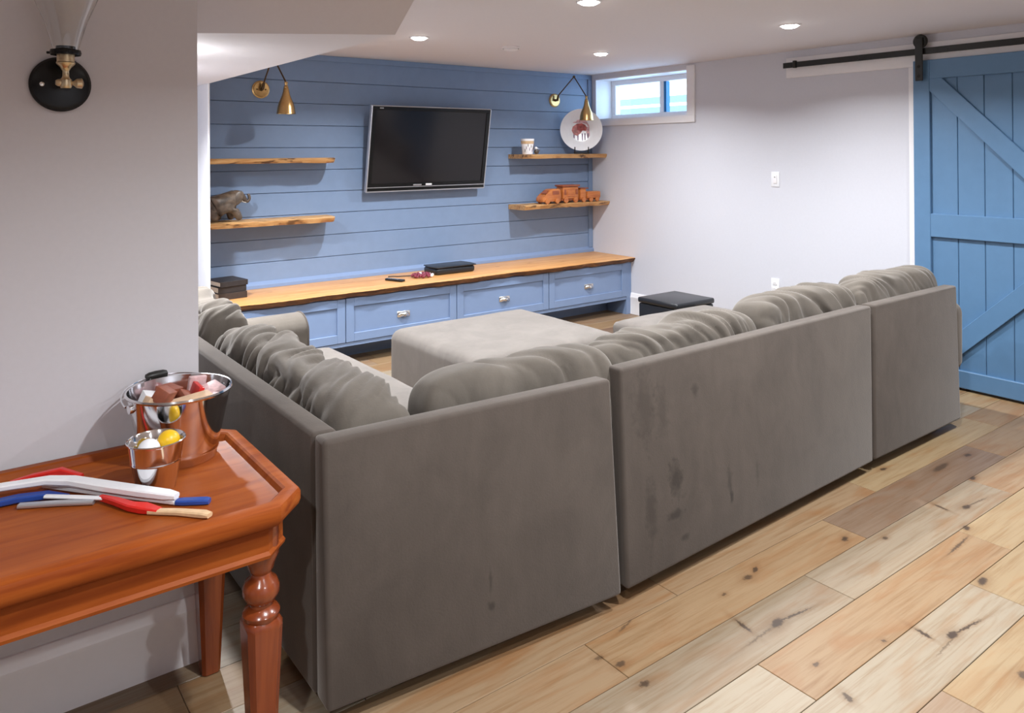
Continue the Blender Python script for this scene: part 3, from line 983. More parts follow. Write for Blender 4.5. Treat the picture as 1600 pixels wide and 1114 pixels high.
def soft_box(x0, x1, y0, y1, z0, z1, r, seed, puff=0.015, amp=0.004, n=26, ex=6.0):
    """upholstered block: superellipsoid box with a domed top and slight unevenness"""
    bm = bmesh.new()
    bmesh.ops.create_cube(bm, size=2.0)
    bmesh.ops.subdivide_edges(bm, edges=bm.edges[:], cuts=n, use_grid_fill=True)
    hx, hy, hz = (x1 - x0) / 2, (y1 - y0) / 2, (z1 - z0) / 2
    cx, cy, cz = (x0 + x1) / 2, (y0 + y1) / 2, (z0 + z1) / 2
    for v in bm.verts:
        p = v.co
        # rounded box: clamp into an inner box, then push out by r
        q = Vector((p.x * hx, p.y * hy, p.z * hz))
        inner = Vector((max(-hx + r, min(hx - r, q.x)), max(-hy + r, min(hy - r, q.y)), max(-hz + min(r, hz), min(hz - min(r, hz), q.z))))
        d = q - inner
        if d.length > 1e-6:
            q = inner + d.normalized() * r
        s, t = q.x / hx, q.y / hy
        if p.z > 0:
            q.z += puff * max(0, 1 - s ** 4) * max(0, 1 - t ** 4) * (p.z)
        w = Vector((q.x + cx, q.y + cy, q.z + cz))
        q += Vector((noise.noise(w * 3 + Vector((seed, 0, 0))), noise.noise(w * 3 + Vector((0, seed, 0))), noise.noise(w * 4 + Vector((0, 0, seed))))) * amp
        v.co = Vector((q.x + cx, q.y + cy, q.z + cz))
    return bm


finish('seat_cushion', soft_box(0.92, 1.90, 2.04, 2.94, 0.30, 0.425, 0.05, 1.0), M_otto, sa)
finish('seat_cushion', soft_box(0.92, 1.86, 2.95, 4.26, 0.30, 0.425, 0.05, 2.0), M_otto, sa)
prof = [(4.272, 0.06), (4.270, 0.50)] + [(4.395 - 0.125 * math.cos(a), 0.52 + 0.09 * math.sin(a)) for a in [PI * q / 12 for q in range(0, 13)]] + [(4.520, 0.50), (4.518, 0.06)]
bm = bmesh.new()
prism(bm, prof, 'X', 0.92, 1.728, 0.008, 2)
finish('arm', bm, M_cush, sa)
bm = bmesh.new()
pp = [(1.724, 4.272, 0.10)] + [(1.724, 4.395 - 0.125 * math.cos(a), 0.52 + 0.09 * math.sin(a)) for a in [PI * q / 12 for q in range(0, 13)]] + [(1.724, 4.518, 0.10)]
tube(bm, pp, 0.005, 8)
finish('piping', bm, M_fab, sa)
for x, y in ((0.96, 2.12), (1.74, 2.10), (0.96, 4.40), (1.68, 4.40)):
    finish('foot', B(x - 0.03, x + 0.03, y - 0.03, y + 0.03, 0, 0.055, 0.004, 1), M_black, sa, 0)

# long middle section
sb_ = thing('sofa_section', (2.8, 2.5, 0), 'taupe velvet long middle sofa section with two back cushions', 'sofa', GSO)
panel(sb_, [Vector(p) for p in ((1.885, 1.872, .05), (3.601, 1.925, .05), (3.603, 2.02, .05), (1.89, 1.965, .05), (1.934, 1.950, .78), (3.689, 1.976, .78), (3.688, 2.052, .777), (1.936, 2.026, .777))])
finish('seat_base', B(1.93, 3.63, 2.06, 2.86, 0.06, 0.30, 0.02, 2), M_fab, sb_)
finish('seat_cushion', soft_box(1.935, 2.78, 2.06, 2.92, 0.30, 0.425, 0.05, 4.0), M_otto, sb_)
finish('seat_cushion', soft_box(2.79, 3.63, 2.06, 2.92, 0.30, 0.425, 0.05, 5.0), M_otto, sb_)
for x, y in ((1.99, 2.10), (3.52, 2.10), (2.0, 2.78), (3.55, 2.78)):
    finish('foot', B(x - 0.03, x + 0.03, y - 0.03, y + 0.03, 0, 0.062, 0.004, 1), M_black, sb_, 0)

# far chaise section
se = thing('sofa_section', (4.15, 2.8, 0), 'taupe velvet chaise sofa section at the end near the blue barn door', 'sofa', GSO)
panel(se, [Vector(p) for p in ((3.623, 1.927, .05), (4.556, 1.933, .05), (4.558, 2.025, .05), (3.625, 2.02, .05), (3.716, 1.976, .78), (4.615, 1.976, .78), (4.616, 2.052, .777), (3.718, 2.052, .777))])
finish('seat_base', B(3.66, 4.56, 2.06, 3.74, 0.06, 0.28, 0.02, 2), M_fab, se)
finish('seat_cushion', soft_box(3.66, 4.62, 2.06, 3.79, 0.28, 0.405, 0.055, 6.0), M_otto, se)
finish('arm', soft_box(4.640, 4.800, 2.005, 2.95, 0.26, 0.67, 0.075, 7.0, 0.0, 0.004), M_cush, se)
for x, y in ((3.74, 2.10), (4.47, 2.08), (3.75, 3.66), (4.48, 3.66)):
    finish('foot', B(x - 0.03, x + 0.03, y - 0.03, y + 0.03, 0, 0.062, 0.004, 1), M_black, se, 0)


# ------------------------------------------------------------------ loose back cushions
def cushion(cx, cy, cz, wid, hgt, thk, along, lean, seed, label, amp=0.012, ex=3.6, slant=0.6, freq=9.0, roll=0.0, exw=7.0, droop=0.03, even=0.0):
    """stuffed back cushion, width along X or Y, leaning by lean radians away from the seat"""
    bm = bmesh.new()
    bmesh.ops.create_cube(bm, size=2.0)
    for axis, cuts in ((0, int(wid * 105)), (1, 30), (2, 40)):
        es = [e for e in bm.edges if abs((e.verts[0].co - e.verts[1].co)[axis]) > 1.0]
        bmesh.ops.subdivide_edges(bm, edges=es, cuts=cuts, use_grid_fill=True)
    sx = Vector((seed * 3.7, seed * 1.3, seed * 2.1))
    ev = even
    for v in bm.verts:
        p = v.co
        # round cross-section (ex), squarer ends (exw)
        rr = (abs(p.y) ** ex + abs(p.z) ** ex) ** (1 / ex)
        n = (abs(p.x) ** exw + rr ** exw) ** (1 / exw)
        q = p / n
        nr = Vector((q.x ** 5, q.y ** 3 + 0.15 * q.y, q.z ** 3 + 0.15 * q.z)).normalized()
        w = Vector((q.x * wid / 2, q.y * thk / 2, q.z * hgt / 2))
        # folds run over the cushion, across its width, slightly slanted; they pinch at the ends
        s = w.x + slant * (w.z * 0.6 + w.y) + 0.07 * noise.noise(w * 4.5 + sx)
        vv = w.y - w.z
        f = max(0.0, 1 - abs(noise.noise(Vector((s * freq, vv * 1.7, 0)) + sx)) * 3.0) ** 1.4
        s2 = s + 0.02 * noise.noise(Vector((w.x * 9, vv * 6, seed)))
        f2 = max(0.0, 1 - abs(noise.noise(Vector((s2 * 15, vv * 2.6, 4.0)) + sx)) * 2.6) ** 1.3
        f3 = noise.noise(Vector((s2 * 30, vv * 5.0, 8.0)) + sx)
        big = noise.noise(w * 3.6 + sx * 2)
        sel = 0.30 + 0.70 * max(0.0, min(1.0, 0.5 + 1.3 * noise.noise(w * 2.3 + sx * 3)))
        sel2 = max(0.0, min(1.0, 0.55 + 1.6 * noise.noise(w * 4.1 + sx * 5)))
        sel, sel2 = sel + (1 - sel) * ev, sel2 + (1 - sel2) * ev
        w -= nr * amp * (1.0 * sel * f + sel2 * (0.50 * f2 + 0.14 * f3)) * (1 - abs(q.x) ** 9)
        w += nr * 0.020 * big
        if q.z > 0:
            w.z -= droop * abs(q.x) ** 6 + 0.014 * noise.noise(Vector((w.x * 3.5, seed, 0)))
        v.co = w
    R = Matrix.Rotation(lean, 4, 'X')
    if along == 'Y':
        R = Matrix.Rotation(PI / 2, 4, 'Z') @ R
    R = Matrix.Rotation(roll, 4, 'Z') @ R
    bmesh.ops.transform(bm, matrix=Matrix.Translation((cx, cy, cz)) @ R, verts=bm.verts[:])
    return finish('back_cushion', bm, M_cush, None, 180, label, 'cushion', 'taupe back cushions on the sofa')


cushion(1.035, 3.875, 0.660, 0.76, 0.44, 0.24, 'Y', 0.06, 1.3, 'wrinkled taupe back cushion farthest along the near wall, against the sofa arm', freq=6, amp=0.028, even=0.4)
cushion(1.065, 2.78, 0.632, 1.39, 0.40, 0.29, 'Y', 0.05, 2.9, 'long deeply wrinkled taupe back cushion beside the tin bucket', freq=5.5, amp=0.036, slant=0.9, even=0.75)
cushion(1.600, 2.115, 0.645, 0.77, 0.41, 0.22, 'X', -0.05, 4.1, 'smooth taupe back cushion in front of the big ottoman', amp=0.014, freq=5, roll=-0.06)
cushion(2.46, 2.165, 0.645, 0.97, 0.42, 0.23, 'X', -0.05, 5.7, 'taupe back cushion with a puckered end, first on the long middle section', freq=7, amp=0.030)
cushion(3.37, 2.180, 0.660, 0.82, 0.45, 0.23, 'X', -0.05, 7.2, 'taupe back cushion at the far end of the long middle section', freq=7, amp=0.030, slant=0.9)
cushion(4.23, 2.180, 0.655, 0.86, 0.46, 0.23, 'X', -0.05, 9.6, 'taupe back cushion on the chaise section near the barn door', freq=6, amp=0.026, slant=0.8)

# ottoman
ot = thing('ottoman', (2.85, 3.91, 0), 'large square pale taupe ottoman in the middle of the sofa', 'ottoman')
finish('body', soft_box(2.31, 3.40, 3.40, 4.42, 0.045, 0.425, 0.07, 11.0, 0.012, 0.003, 34), M_otto, ot)
for x in (2.42, 3.28):
    for y in (3.52, 4.30):
        finish('foot', B(x - 0.025, x + 0.025, y - 0.025, y + 0.025, 0, 0.06, 0.004, 1), M_black, ot, 0)
cu = thing('cube_stool', (4.57, 4.0, 0), 'black leather cube stool beside the chaise', 'stool')
finish('box_body', B(4.362, 4.778, 3.805, 4.195, 0.012, 0.375, 0.012, 3), M_leather, cu)
finish('lid', B(4.355, 4.785, 3.798, 4.202, 0.378, 0.420, 0.014, 3), M_leather, cu)
for x in (4.40, 4.74):
    for y in (3.84, 4.16):
        finish('foot', B(x - 0.02, x + 0.02, y - 0.02, y + 0.02, 0, 0.014, 0.003, 1), M_black, cu, 0)

# ------------------------------------------------------------------ wooden side table
tb = thing('side_table', (0.15, 2.13, 0), 'cherry wood side table with raised rim and turned legs', 'table')
TX0, TX1, TY0, TY1, CH = -0.45, 0.735, 1.80, 2.462, 0.078


def outline(ins, ch=CH):
    x0, x1, y0, y1 = TX0 + ins, TX1 - ins, TY0 + ins, TY1 - ins
    c = ch - ins * 0.586
    return [(x0 + c, y0), (x1 - c, y0), (x1, y0 + c), (x1, y1 - c), (x1 - c, y1), (x0 + c, y1), (x0, y1 - c), (x0, y0 + c)]


def stack(levels):
    """loft of outlines: [(inset, z)]"""
    bm = bmesh.new()
    rings = [[bm.verts.new((x, y, z)) for x, y in outline(i)] for i, z in levels]
    for a, b in zip(rings[:-1], rings[1:]):
        for k in range(8):
            j = (k + 1) % 8
            bm.faces.new([a[k], a[j], b[j], b[k]])
    return bm, rings


bm, rg = stack([(0.030, 0.655), (0.012, 0.660), (0.004, 0.668), (0.0, 0.680), (0.0, 0.700), (0.004, 0.708), (0.012, 0.712), (0.034, 0.712), (0.040, 0.708), (0.046, 0.695), (0.060, 0.6925)])
bm.faces.new(rg[-1])
bm.faces.new(rg[0][::-1])
finish('table_top', bm, M_table, tb, 30)
bm, rg = stack([(0.045, 0.580), (0.036, 0.576), (0.034, 0.584), (0.040, 0.592), (0.040, 0.655)])
bm.faces.new(rg[-1])
bm.faces.new(rg[0][::-1])
finish('apron', bm, M_table, tb, 30)


def table_leg(x, y, turned):
    bm = bmesh.new()
    if turned:
        lathe(bm, [(0, 0.655), (0.040, 0.655), (0.043, 0.62), (0.043, 0.565), (0.034, 0.545), (0.030, 0.530), (0.024, 0.520), (0.026, 0.510), (0.038, 0.500), (0.044, 0.485), (0.044, 0.470), (0.036, 0.455), (0.026, 0.447), (0.027, 0.440), (0.040, 0.432), (0.045, 0.424), (0.043, 0.412), (0.036, 0.404), (0, 0.404)], (x, y, 0), 28)
    else:
        box(bm, x - 0.040, x + 0.040, y - 0.034, y + 0.034, 0.41, 0.655, 0.006, 1)
    t0, t1 = 0.043, 0.026
    c0, c1 = 0.014, 0.009

    def ring(h, c, z):
        return [bm.verts.new((x + px_, y + py_, z)) for px_, py_ in ((-h + c, -h), (h - c, -h), (h, -h + c), (h, h - c), (h - c, h), (-h + c, h), (-h, h - c), (-h, -h + c))]
    rs = [ring(t0 * 0.9, c0, 0.412), ring(t0, c0, 0.404), ring(t0, c0, 0.39), ring(t1, c1, 0.004), ring(t1 - 0.004, c1, 0.0)]
    for a, b in zip(rs[:-1], rs[1:]):
        for k in range(8):
            bm.faces.new([a[k], b[k], b[(k + 1) % 8], a[(k + 1) % 8]])
    bm.faces.new(rs[0])
    bm.faces.new(rs[-1][::-1])
    finish('leg', bm, M_leg, tb, 40)


table_leg(0.640, 1.895, True)
table_leg(0.655, 2.40, False)
table_leg(-0.36, 1.895, True)
table_leg(-0.36, 2.39, False)

# ------------------------------------------------------------------ tin bucket and cup
TZ = 0.6925
bk = thing('tin_bucket', (0.552, 2.312, TZ), 'large shiny tin bucket full of wooden blocks on the side table', 'bucket')
BC = (0.552, 2.312, TZ)
bm = bmesh.new()
lathe(bm, [(0, 0.006), (0.094, 0.006), (0.096, 0.0), (0.098, 0.002), (0.100, 0.020), (0.103, 0.023), (0.104, 0.026), (0.103, 0.029), (0.104, 0.036), (0.136, 0.186), (0.139, 0.188), (0.141, 0.192), (0.139, 0.197), (0.135, 0.196), (0.134, 0.189), (0.102, 0.036), (0.097, 0.012), (0, 0.010)], BC, 64)
finish('shell', bm, M_steel, bk, 40)
bm = bmesh.new()
hx, hy, hz = BC
for s in (-1, 1):
    a = math.radians(12) + (PI if s < 0 else 0)
    d = Vector((math.cos(a), math.sin(a), 0))
    lathe(bm, [(0, -0.004), (0.012, -0.004), (0.012, 0.006), (0, 0.008)], Vector(BC) + d * 0.134 + Vector((0, 0, 0.168)), 14, d.to_track_quat('Z', 'Y').to_matrix().to_4x4())
finish('ear', bm, M_steel, bk)
# bail handle resting down on the rim at the back left
bm = bmesh.new()
a0 = math.radians(12)
d = Vector((math.cos(a0), math.sin(a0), 0))
e = Vector((-d.y, d.x, 0))
pts = []
for i in range(25):
    th = PI * i / 24
    pts.append(Vector(BC) + d * 0.148 * math.cos(th) + e * 0.146 * math.sin(th) + Vector((0, 0, 0.176 + 0.026 * math.sin(th))))
tube(bm, pts, 0.0025, 8)
finish('bail_handle', bm, M_steel, bk)
g = Vector(BC) + e * 0.146 + Vector((0, 0, 0.203))
bm = bmesh.new()
tube(bm, [g - d * 0.030, g - d * 0.020, g, g + d * 0.020, g + d * 0.030], [0.009, 0.0125, 0.0135, 0.0125, 0.009], 16)
finish('handle_grip', bm, M_black, bk, label='dark rounded handle grip')

GB = 'wooden blocks in the tin bucket'
blocks = [  # centre offset, size, rotation, material, label
    ((-0.052, -0.050, 0.195), (0.050, 0.040, 0.040), (0.5, 0.2, 0.9), M_cube_dark, 'red-brown wooden block sticking up at the front of the tin bucket'),
    ((-0.074, -0.040, 0.172), (0.060, 0.030, 0.030), (0.1, 0.5, 0.3), M_cube_wood, 'pale wooden block against the front rim of the tin bucket'),
    ((0.000, -0.050, 0.162), (0.150, 0.045, 0.028), (0.1, -0.06, 0.15), M_cube_wood, 'long pale wooden plank block lying across the tin bucket'),
    ((-0.020, 0.045, 0.172), (0.060, 0.050, 0.040), (0.2, 0.1, 0.6), M_cube_dark, 'red-brown wooden block at the back of the tin bucket'),
    ((0.015, -0.008, 0.165), (0.030, 0.060, 0.024), (0.3, 0.4, 0.2), M_cube_dark, 'small red-brown block in the middle of the tin bucket'),
    ((0.060, 0.055, 0.176), (0.050, 0.014, 0.060), (0.15, 0.1, 0.1), M_pinkpaper, 'flat pink wrapped piece standing at the back of the tin bucket'),
    ((0.090, 0.010, 0.172), (0.060, 0.055, 0.016), (0.25, -0.15, 0.3), M_pinkpaper, 'flat pale pink piece leaning at the far side of the tin bucket'),
    ((0.050, 0.020, 0.166), (0.016, 0.060, 0.050), (0.1, 0.3, 0.1), M_red, 'narrow red piece standing in the tin bucket'),
    ((0.075, -0.055, 0.158), (0.070, 0.030, 0.024), (0.0, -0.1, 0.8), M_pinkpaper, 'pinkish piece near the front ear of the tin bucket'),
    ((-0.070, 0.030, 0.166), (0.050, 0.040, 0.040), (0.3, 0.3, 0.2), M_white, 'white block below the handle grip in the tin bucket'),
    ((0.02, 0.0, 0.128), (0.13, 0.10, 0.03), (0, 0, 0.4), M_cube_wood, 'wooden block lying under the others in the tin bucket'),
]
for off, sz, ro, mt, lb in blocks:
    bm = bmesh.new()
    Mx = Matrix.Translation(Vector(BC) + Vector(off)) @ Matrix.Rotation(ro[2], 4, 'Z') @ Matrix.Rotation(ro[1], 4, 'Y') @ Matrix.Rotation(ro[0], 4, 'X')
    box(bm, -sz[0] / 2, sz[0] / 2, -sz[1] / 2, sz[1] / 2, -sz[2] / 2, sz[2] / 2, 0.003, 2, Mx)
    finish('toy_block', bm, mt, None, 35, lb, 'block', GB)

CC = (0.4515, 2.130, TZ)
cp = thing('tin_cup', CC, 'small shiny tin cup with a white and a yellow ball on the side table', 'cup')
bm = bmesh.new()
lathe(bm, [(0, 0.004), (0.042, 0.004), (0.044, 0.0), (0.046, 0.002), (0.0595, 0.072), (0.0615, 0.074), (0.0615, 0.077), (0.0610, 0.079), (0.0675, 0.122), (0.0705, 0.124), (0.0710, 0.127), (0.0690, 0.129), (0.0665, 0.126), (0.0585, 0.076), (0.0455, 0.010), (0, 0.008)], CC, 56)
finish('shell', bm, M_steel, cp, 40)
for off, r, mt, nm, lb in (((-0.020, -0.014, 0.108), 0.027, M_white, 'ball', 'white ball in the small tin cup'), ((0.032, 0.008, 0.112), 0.028, M_yellow, 'ball', 'yellow ball in the small tin cup'), ((0.002, 0.0, 0.048), 0.034, M_white, 'ball', 'hidden white ball under the other two in the small tin cup')):
    bm = bmesh.new()
    bmesh.ops.create_uvsphere(bm, u_segments=28, v_segments=18, radius=r, matrix=Matrix.Translation(Vector(CC) + Vector(off)))
    finish(nm, bm, mt, None, 180, lb, 'ball', 'balls in the tin cup')


# ------------------------------------------------------------------ mini hockey sticks lying on the table
def bar(name, pts, w_, h_, mat, parent=None, rnd=0.003):
    """flat bar along pts (x, y, zbottom): width w_, height h_"""
    bm = bmesh.new()
    P = [Vector(p) for p in pts]
    rings = []
    for i, p in enumerate(P):
        d = P[min(i + 1, len(P) - 1)] - P[max(i - 1, 0)]
        d.normalize()
        s = Vector((-d.y, d.x, 0)).normalized()
        ww = w_[i] if isinstance(w_, (list, tuple)) else w_
        hh = h_[i] if isinstance(h_, (list, tuple)) else h_
        rings.append([bm.verts.new(p + s * a + Vector((0, 0, b))) for a, b in ((-ww / 2 + rnd, 0), (ww / 2 - rnd, 0), (ww / 2, rnd), (ww / 2, hh - rnd), (ww / 2 - rnd, hh), (-ww / 2 + rnd, hh), (-ww / 2, hh - rnd), (-ww / 2, rnd))])
    for a, b in zip(rings[:-1], rings[1:]):
        for k in range(8):
            bm.faces.new([a[k], b[k], b[(k + 1) % 8], a[(k + 1) % 8]])
    bm.faces.new(rings[0][::-1])
    bm.faces.new(rings[-1])
    return finish(name, bm, mat, parent, 40)


GH = 'toy hockey sticks on the side table'
z0 = TZ
t1 = thing('toy_hockey_stick', (0.3, 2.2, z0), 'toy hockey stick with a long bent white blade lying on top of the pile', 'toy stick', GH)
bar('blade', [(-0.10, 2.345, z0 + .022), (0.05, 2.315, z0 + .024), (0.16, 2.285, z0 + .026), (0.225, 2.262, z0 + .028), (0.275, 2.225, z0 + .026), (0.34, 2.150, z0 + .020), (0.405, 2.075, z0 + .016), (0.452, 2.020, z0 + .015), (0.470, 2.000, z0 + .016)], [.024, .026, .028, .03, .032, .034, .034, .032, .022], [.012, .013, .014, .015, .016, .017, .017, .016, .012], M_white, t1)
t2 = thing('toy_hockey_stick', (0.5, 2.05, z0), 'white toy hockey stick with a blue end lying nearest the tin cup', 'toy stick', GH)
bar('shaft', [(0.225, 2.305, z0 + .004), (0.34, 2.160, z0 + .003), (0.470, 2.002, z0 + .002)], .022, .012, M_white, t2)
bar('grip', [(0.470, 2.002, z0 + .001), (0.484, 1.992, z0 + .0005), (0.528, 1.964, z0 + .0005), (0.536, 1.958, z0 + .001)], [.020, .024, .024, .02], [.012, .013, .013, .011], M_navy, t2)
t3 = thing('toy_hockey_stick', (0.2, 2.33, z0), 'toy hockey stick, red blade and pale shaft, at the back of the pile', 'toy stick', GH)
bar('shaft', [(-0.15, 2.405, z0 + .006), (0.02, 2.372, z0 + .008), (0.155, 2.345, z0 + .010)], .018, .012, M_stick_wood, t3)
bar('blade', [(0.150, 2.346, z0 + .008), (0.20, 2.338, z0 + .012), (0.262, 2.322, z0 + .016), (0.305, 2.288, z0 + .010)], [.014, .018, .02, .016], [.016, .020, .022, .012], M_red, t3)
t4 = thing('toy_hockey_stick', (0.45, 1.95, z0), 'toy hockey stick, red blade and pale shaft, at the front of the pile', 'toy stick', GH)
bar('shaft', [(0.405, 1.990, z0 + .001), (0.46, 1.942, z0 + .001), (0.505, 1.893, z0 + .001), (0.515, 1.880, z0 + .002)], [.018, .020, .024, .02], [.011, .012, .013, .010], M_stick_wood, t4)
bar('blade', [(0.325, 2.130, z0 + .004), (0.350, 2.085, z0 + .004), (0.375, 2.035, z0 + .002), (0.398, 2.010, z0 + .001), (0.425, 1.975, z0 + .001)], [.014, .020, .026, .034, .022], [.014, .015, .016, .016, .012], M_red, t4)
t5 = thing('toy_hockey_stick', (0.2, 2.24, z0), 'toy hockey stick with a navy blade under the white bent one', 'toy stick', GH)
bar('blade', [(-0.12, 2.262, z0 + .001), (0.05, 2.262, z0 + .001), (0.16, 2.252, z0 + .003), (0.22, 2.228, z0 + .004), (0.262, 2.196, z0 + .002)], [.026, .026, .028, .026, .018], [.014, .014, .015, .015, .010], M_navy, t5)
t6 = thing('toy_hockey_stick', (0.3, 2.15, z0), 'slim grey-white toy hockey stick half hidden in the pile', 'toy stick', GH)
bar('shaft', [(0.16, 2.215, z0 + .001), (0.24, 2.172, z0 + .001), (0.31, 2.128, z0 + .001)], .020, .010, M_silver, t6)
bar('blade', [(0.215, 2.215, z0 + .010), (0.27, 2.168, z0 + .010), (0.335, 2.115, z0 + .008)], .014, .008, M_white, t6)

# ------------------------------------------------------------------ things on the worktop
WZ = 0.540
GBK = 'dark books stacked on the worktop'
for i, (h, dx, dy, mt, lb) in enumerate(((0.045, 0.0, 0.0, M_book_b, 'dark brown book at the bottom of the stack on the worktop'), (0.042, -0.004, 0.006, M_book, 'black book in the middle of the stack on the worktop'), (0.036, 0.002, -0.004, M_book, 'black book on top of the stack on the worktop'))):
    zb = WZ + (0, 0.046, 0.089)[i]
    x0, x1, y0, y1 = 1.540 + dx, 1.740 + dx, 5.43 + dy, 5.66 + dy
    Rz = rotz(0.10 + 0.03 * i, (1.62, 5.53, 0))
    t = thing('book', ((x0 + x1) / 2, (y0 + y1) / 2, zb), lb, 'book', GBK)
    bm = bmesh.new()
    box(bm, x0, x1, y0, y1, zb, zb + 0.004, 0.001, 1, Rz)
    box(bm, x0, x1, y0, y1, zb + h - 0.004, zb + h, 0.001, 1, Rz)
    box(bm, x0, x1, y0, y0 + 0.006, zb + 0.001, zb + h - 0.001, 0.001, 1, Rz)
    box(bm, x1 - 0.006, x1, y0, y1, zb + 0.001, zb + h - 0.001, 0.001, 1, Rz)
    finish('cover', bm, mt, t, 0)
    finish('pages', box(bmesh.new(), x0 + 0.004, x1 - 0.006, y0 + 0.006, y1 - 0.005, zb + 0.004, zb + h - 0.004, 0, 1, Rz), M_paper, t, 0)

rm = thing('remote_control', (2.86, 5.38, WZ), 'slim black remote control on the honey wood worktop', 'remote control')
Rz = rotz(math.radians(-68), (2.885, 5.39, 0))
finish('case', box(bmesh.new(), 2.800, 2.970, 5.366, 5.414, WZ, WZ + 0.018, 0.006, 2, Rz), M_tv, rm)
for i in range(5):
    for j in (-1, 0, 1):
        finish('button', box(bmesh.new(), 2.825 + i * 0.022, 2.835 + i * 0.022, 5.390 + j * 0.013 - 0.003, 5.390 + j * 0.013 + 0.003, WZ + 0.017, WZ + 0.0195, 0.0008, 1, Rz), M_grey_print, rm, 0)

gb = thing('bead_garland', (3.13, 5.42, WZ), 'small heap of dark red and white beads between the remote and the black pouch', 'beads')
random.seed(5)
pts = []
for i in range(34):
    a = i * 2.399
    r = 0.088 * math.sqrt((i + 0.5) / 34)
    pts.append((3.150 + r * math.cos(a) * 1.05, 5.420 + r * math.sin(a) * 0.95, WZ + 0.014 + 0.022 * (1 - r / 0.09) * random.random() + 0.002))
for i, p in enumerate(pts):
    bm = bmesh.new()
    bmesh.ops.create_icosphere(bm, subdivisions=2, radius=0.0135 if i % 3 else 0.0115, matrix=Matrix.Translation(p))
    finish('bead', bm, M_candy_w if i % 5 in (1,) else M_candy_r, gb, 180)
bm = bmesh.new()
tube(bm, [(3.13, 5.50, WZ + .006), (3.06, 5.53, WZ + .005), (3.00, 5.55, WZ + .005), (2.97, 5.58, WZ + .005), (2.93, 5.59, WZ + .005)], 0.004, 8)
finish('cord', bm, M_book_b, gb)

pc = thing('game_pouch', (3.47, 5.49, WZ), 'flat black padded pouch beside the heap of beads', 'pouch')
bm = soft_box(3.275, 3.655, 5.40, 5.62, WZ, WZ + 0.055, 0.022, 21.0, 0.006, 0.003, 20)
finish('body', bm, M_leather, pc)
bm = bmesh.new()
lo = [(3.27, 5.396), (3.66, 5.396), (3.675, 5.50), (3.655, 5.625), (3.28, 5.625), (3.262, 5.50)]
prism(bm, lo, 'Z', WZ + 0.056, WZ + 0.066, 0.004, 2)
finish('flap', bm, M_leather, pc)

# ------------------------------------------------------------------ carved elephant
def skinned(name, verts, edges, radii, mat, parent=None, sub=2, root=0):
    me = bpy.data.meshes.new(name)
    me.from_pydata(verts, edges, [])
    o = bpy.data.objects.new(name, me)
    col.objects.link(o)
    md = o.modifiers.new('skin', 'SKIN')
    for i, r in enumerate(radii):
        sv = me.skin_vertices[0].data[i]
        sv.radius = r if isinstance(r, (tuple, list)) else (r, r)
        sv.use_root = (i == root)
    o.modifiers.new('sub', 'SUBSURF').levels = sub
    o.modifiers['sub'].render_levels = sub
    dg = bpy.context.evaluated_depsgraph_get()
    dg.update()
    me2 = bpy.data.meshes.new_from_object(o.evaluated_get(dg))
    bpy.data.objects.remove(o)
    bm = bmesh.new()
    bm.from_mesh(me2)
    bpy.data.meshes.remove(me2)
    return bm


EZ = 1.063
el = thing('elephant_figurine', (1.66, 5.60, EZ), 'carved dark wooden elephant with raised trunk on the lower shelf', 'figurine')
ex, ey = 1.645, 5.61
V = [(-.052, 0, .100), (-.012, 0, .120), (.030, 0, .124), (.062, 0, .140), (.088, 0, .152), (.114, 0, .140), (.130, 0, .120), (.146, 0, .112), (.158, 0, .126), (.156, 0, .148), (.146, 0, .160),
     (-.066, -.030, .066), (-.072, -.030, .036), (-.070, -.030, .006), (-.046, .030, .066), (-.036, .030, .036), (-.028, .030, .006),
     (.050, -.028, .072), (.074, -.028, .038), (.092, -.028, .006), (.040, .028, .072), (.046, .028, .038), (.052, .028, .006),
     (-.092, 0, .108), (-.106, 0, .078), (-.104, 0, .046)]
Ed = [(0, 1), (1, 2), (2, 3), (3, 4), (4, 5), (5, 6), (6, 7), (7, 8), (8, 9), (9, 10), (0, 11), (11, 12), (12, 13), (0, 14), (14, 15), (15, 16), (2, 17), (17, 18), (18, 19), (2, 20), (20, 21), (21, 22), (0, 23), (23, 24), (24, 25)]
Rd = [.056, .062, .056, .044, .040, .024, .017, .013, .011, .010, .009, .034, .025, .024, .032, .024, .023, .030, .022, .021, .028, .022, .021, .012, .005, .008]
ES = 1.22
bm = skinned('elephant', [(ex + x * ES * 0.92, ey + y * ES, EZ + z * ES) for x, y, z in V], Ed, [r * ES for r in Rd], M_eleph, root=1)
for v in bm.verts:
    v.co.z = max(v.co.z, EZ)
finish('body', bm, M_eleph, el, 180)
for s in (-1, 1):
    bm = bmesh.new()
    bmesh.ops.create_uvsphere(bm, u_segments=18, v_segments=12, radius=1.0, matrix=Matrix.Translation((ex + .070 * 1.12, ey + s * .046 * 1.22, EZ + .138 * 1.22)) @ Matrix.Rotation(s * 0.35, 4, 'Z') @ Matrix.Rotation(0.5, 4, 'Y') @ Matrix.Diagonal((.034, .008, .056, 1)))
    finish('ear', bm, M_eleph, el, 180)
    bm = bmesh.new()
    tube(bm, [(ex + .100, ey + s * .026, EZ + .158), (ex + .122, ey + s * .032, EZ + .138), (ex + .145, ey + s * .032, EZ + .132)], [.005, .004, .0015], 8)
    finish('tusk', bm, M_paper, el)

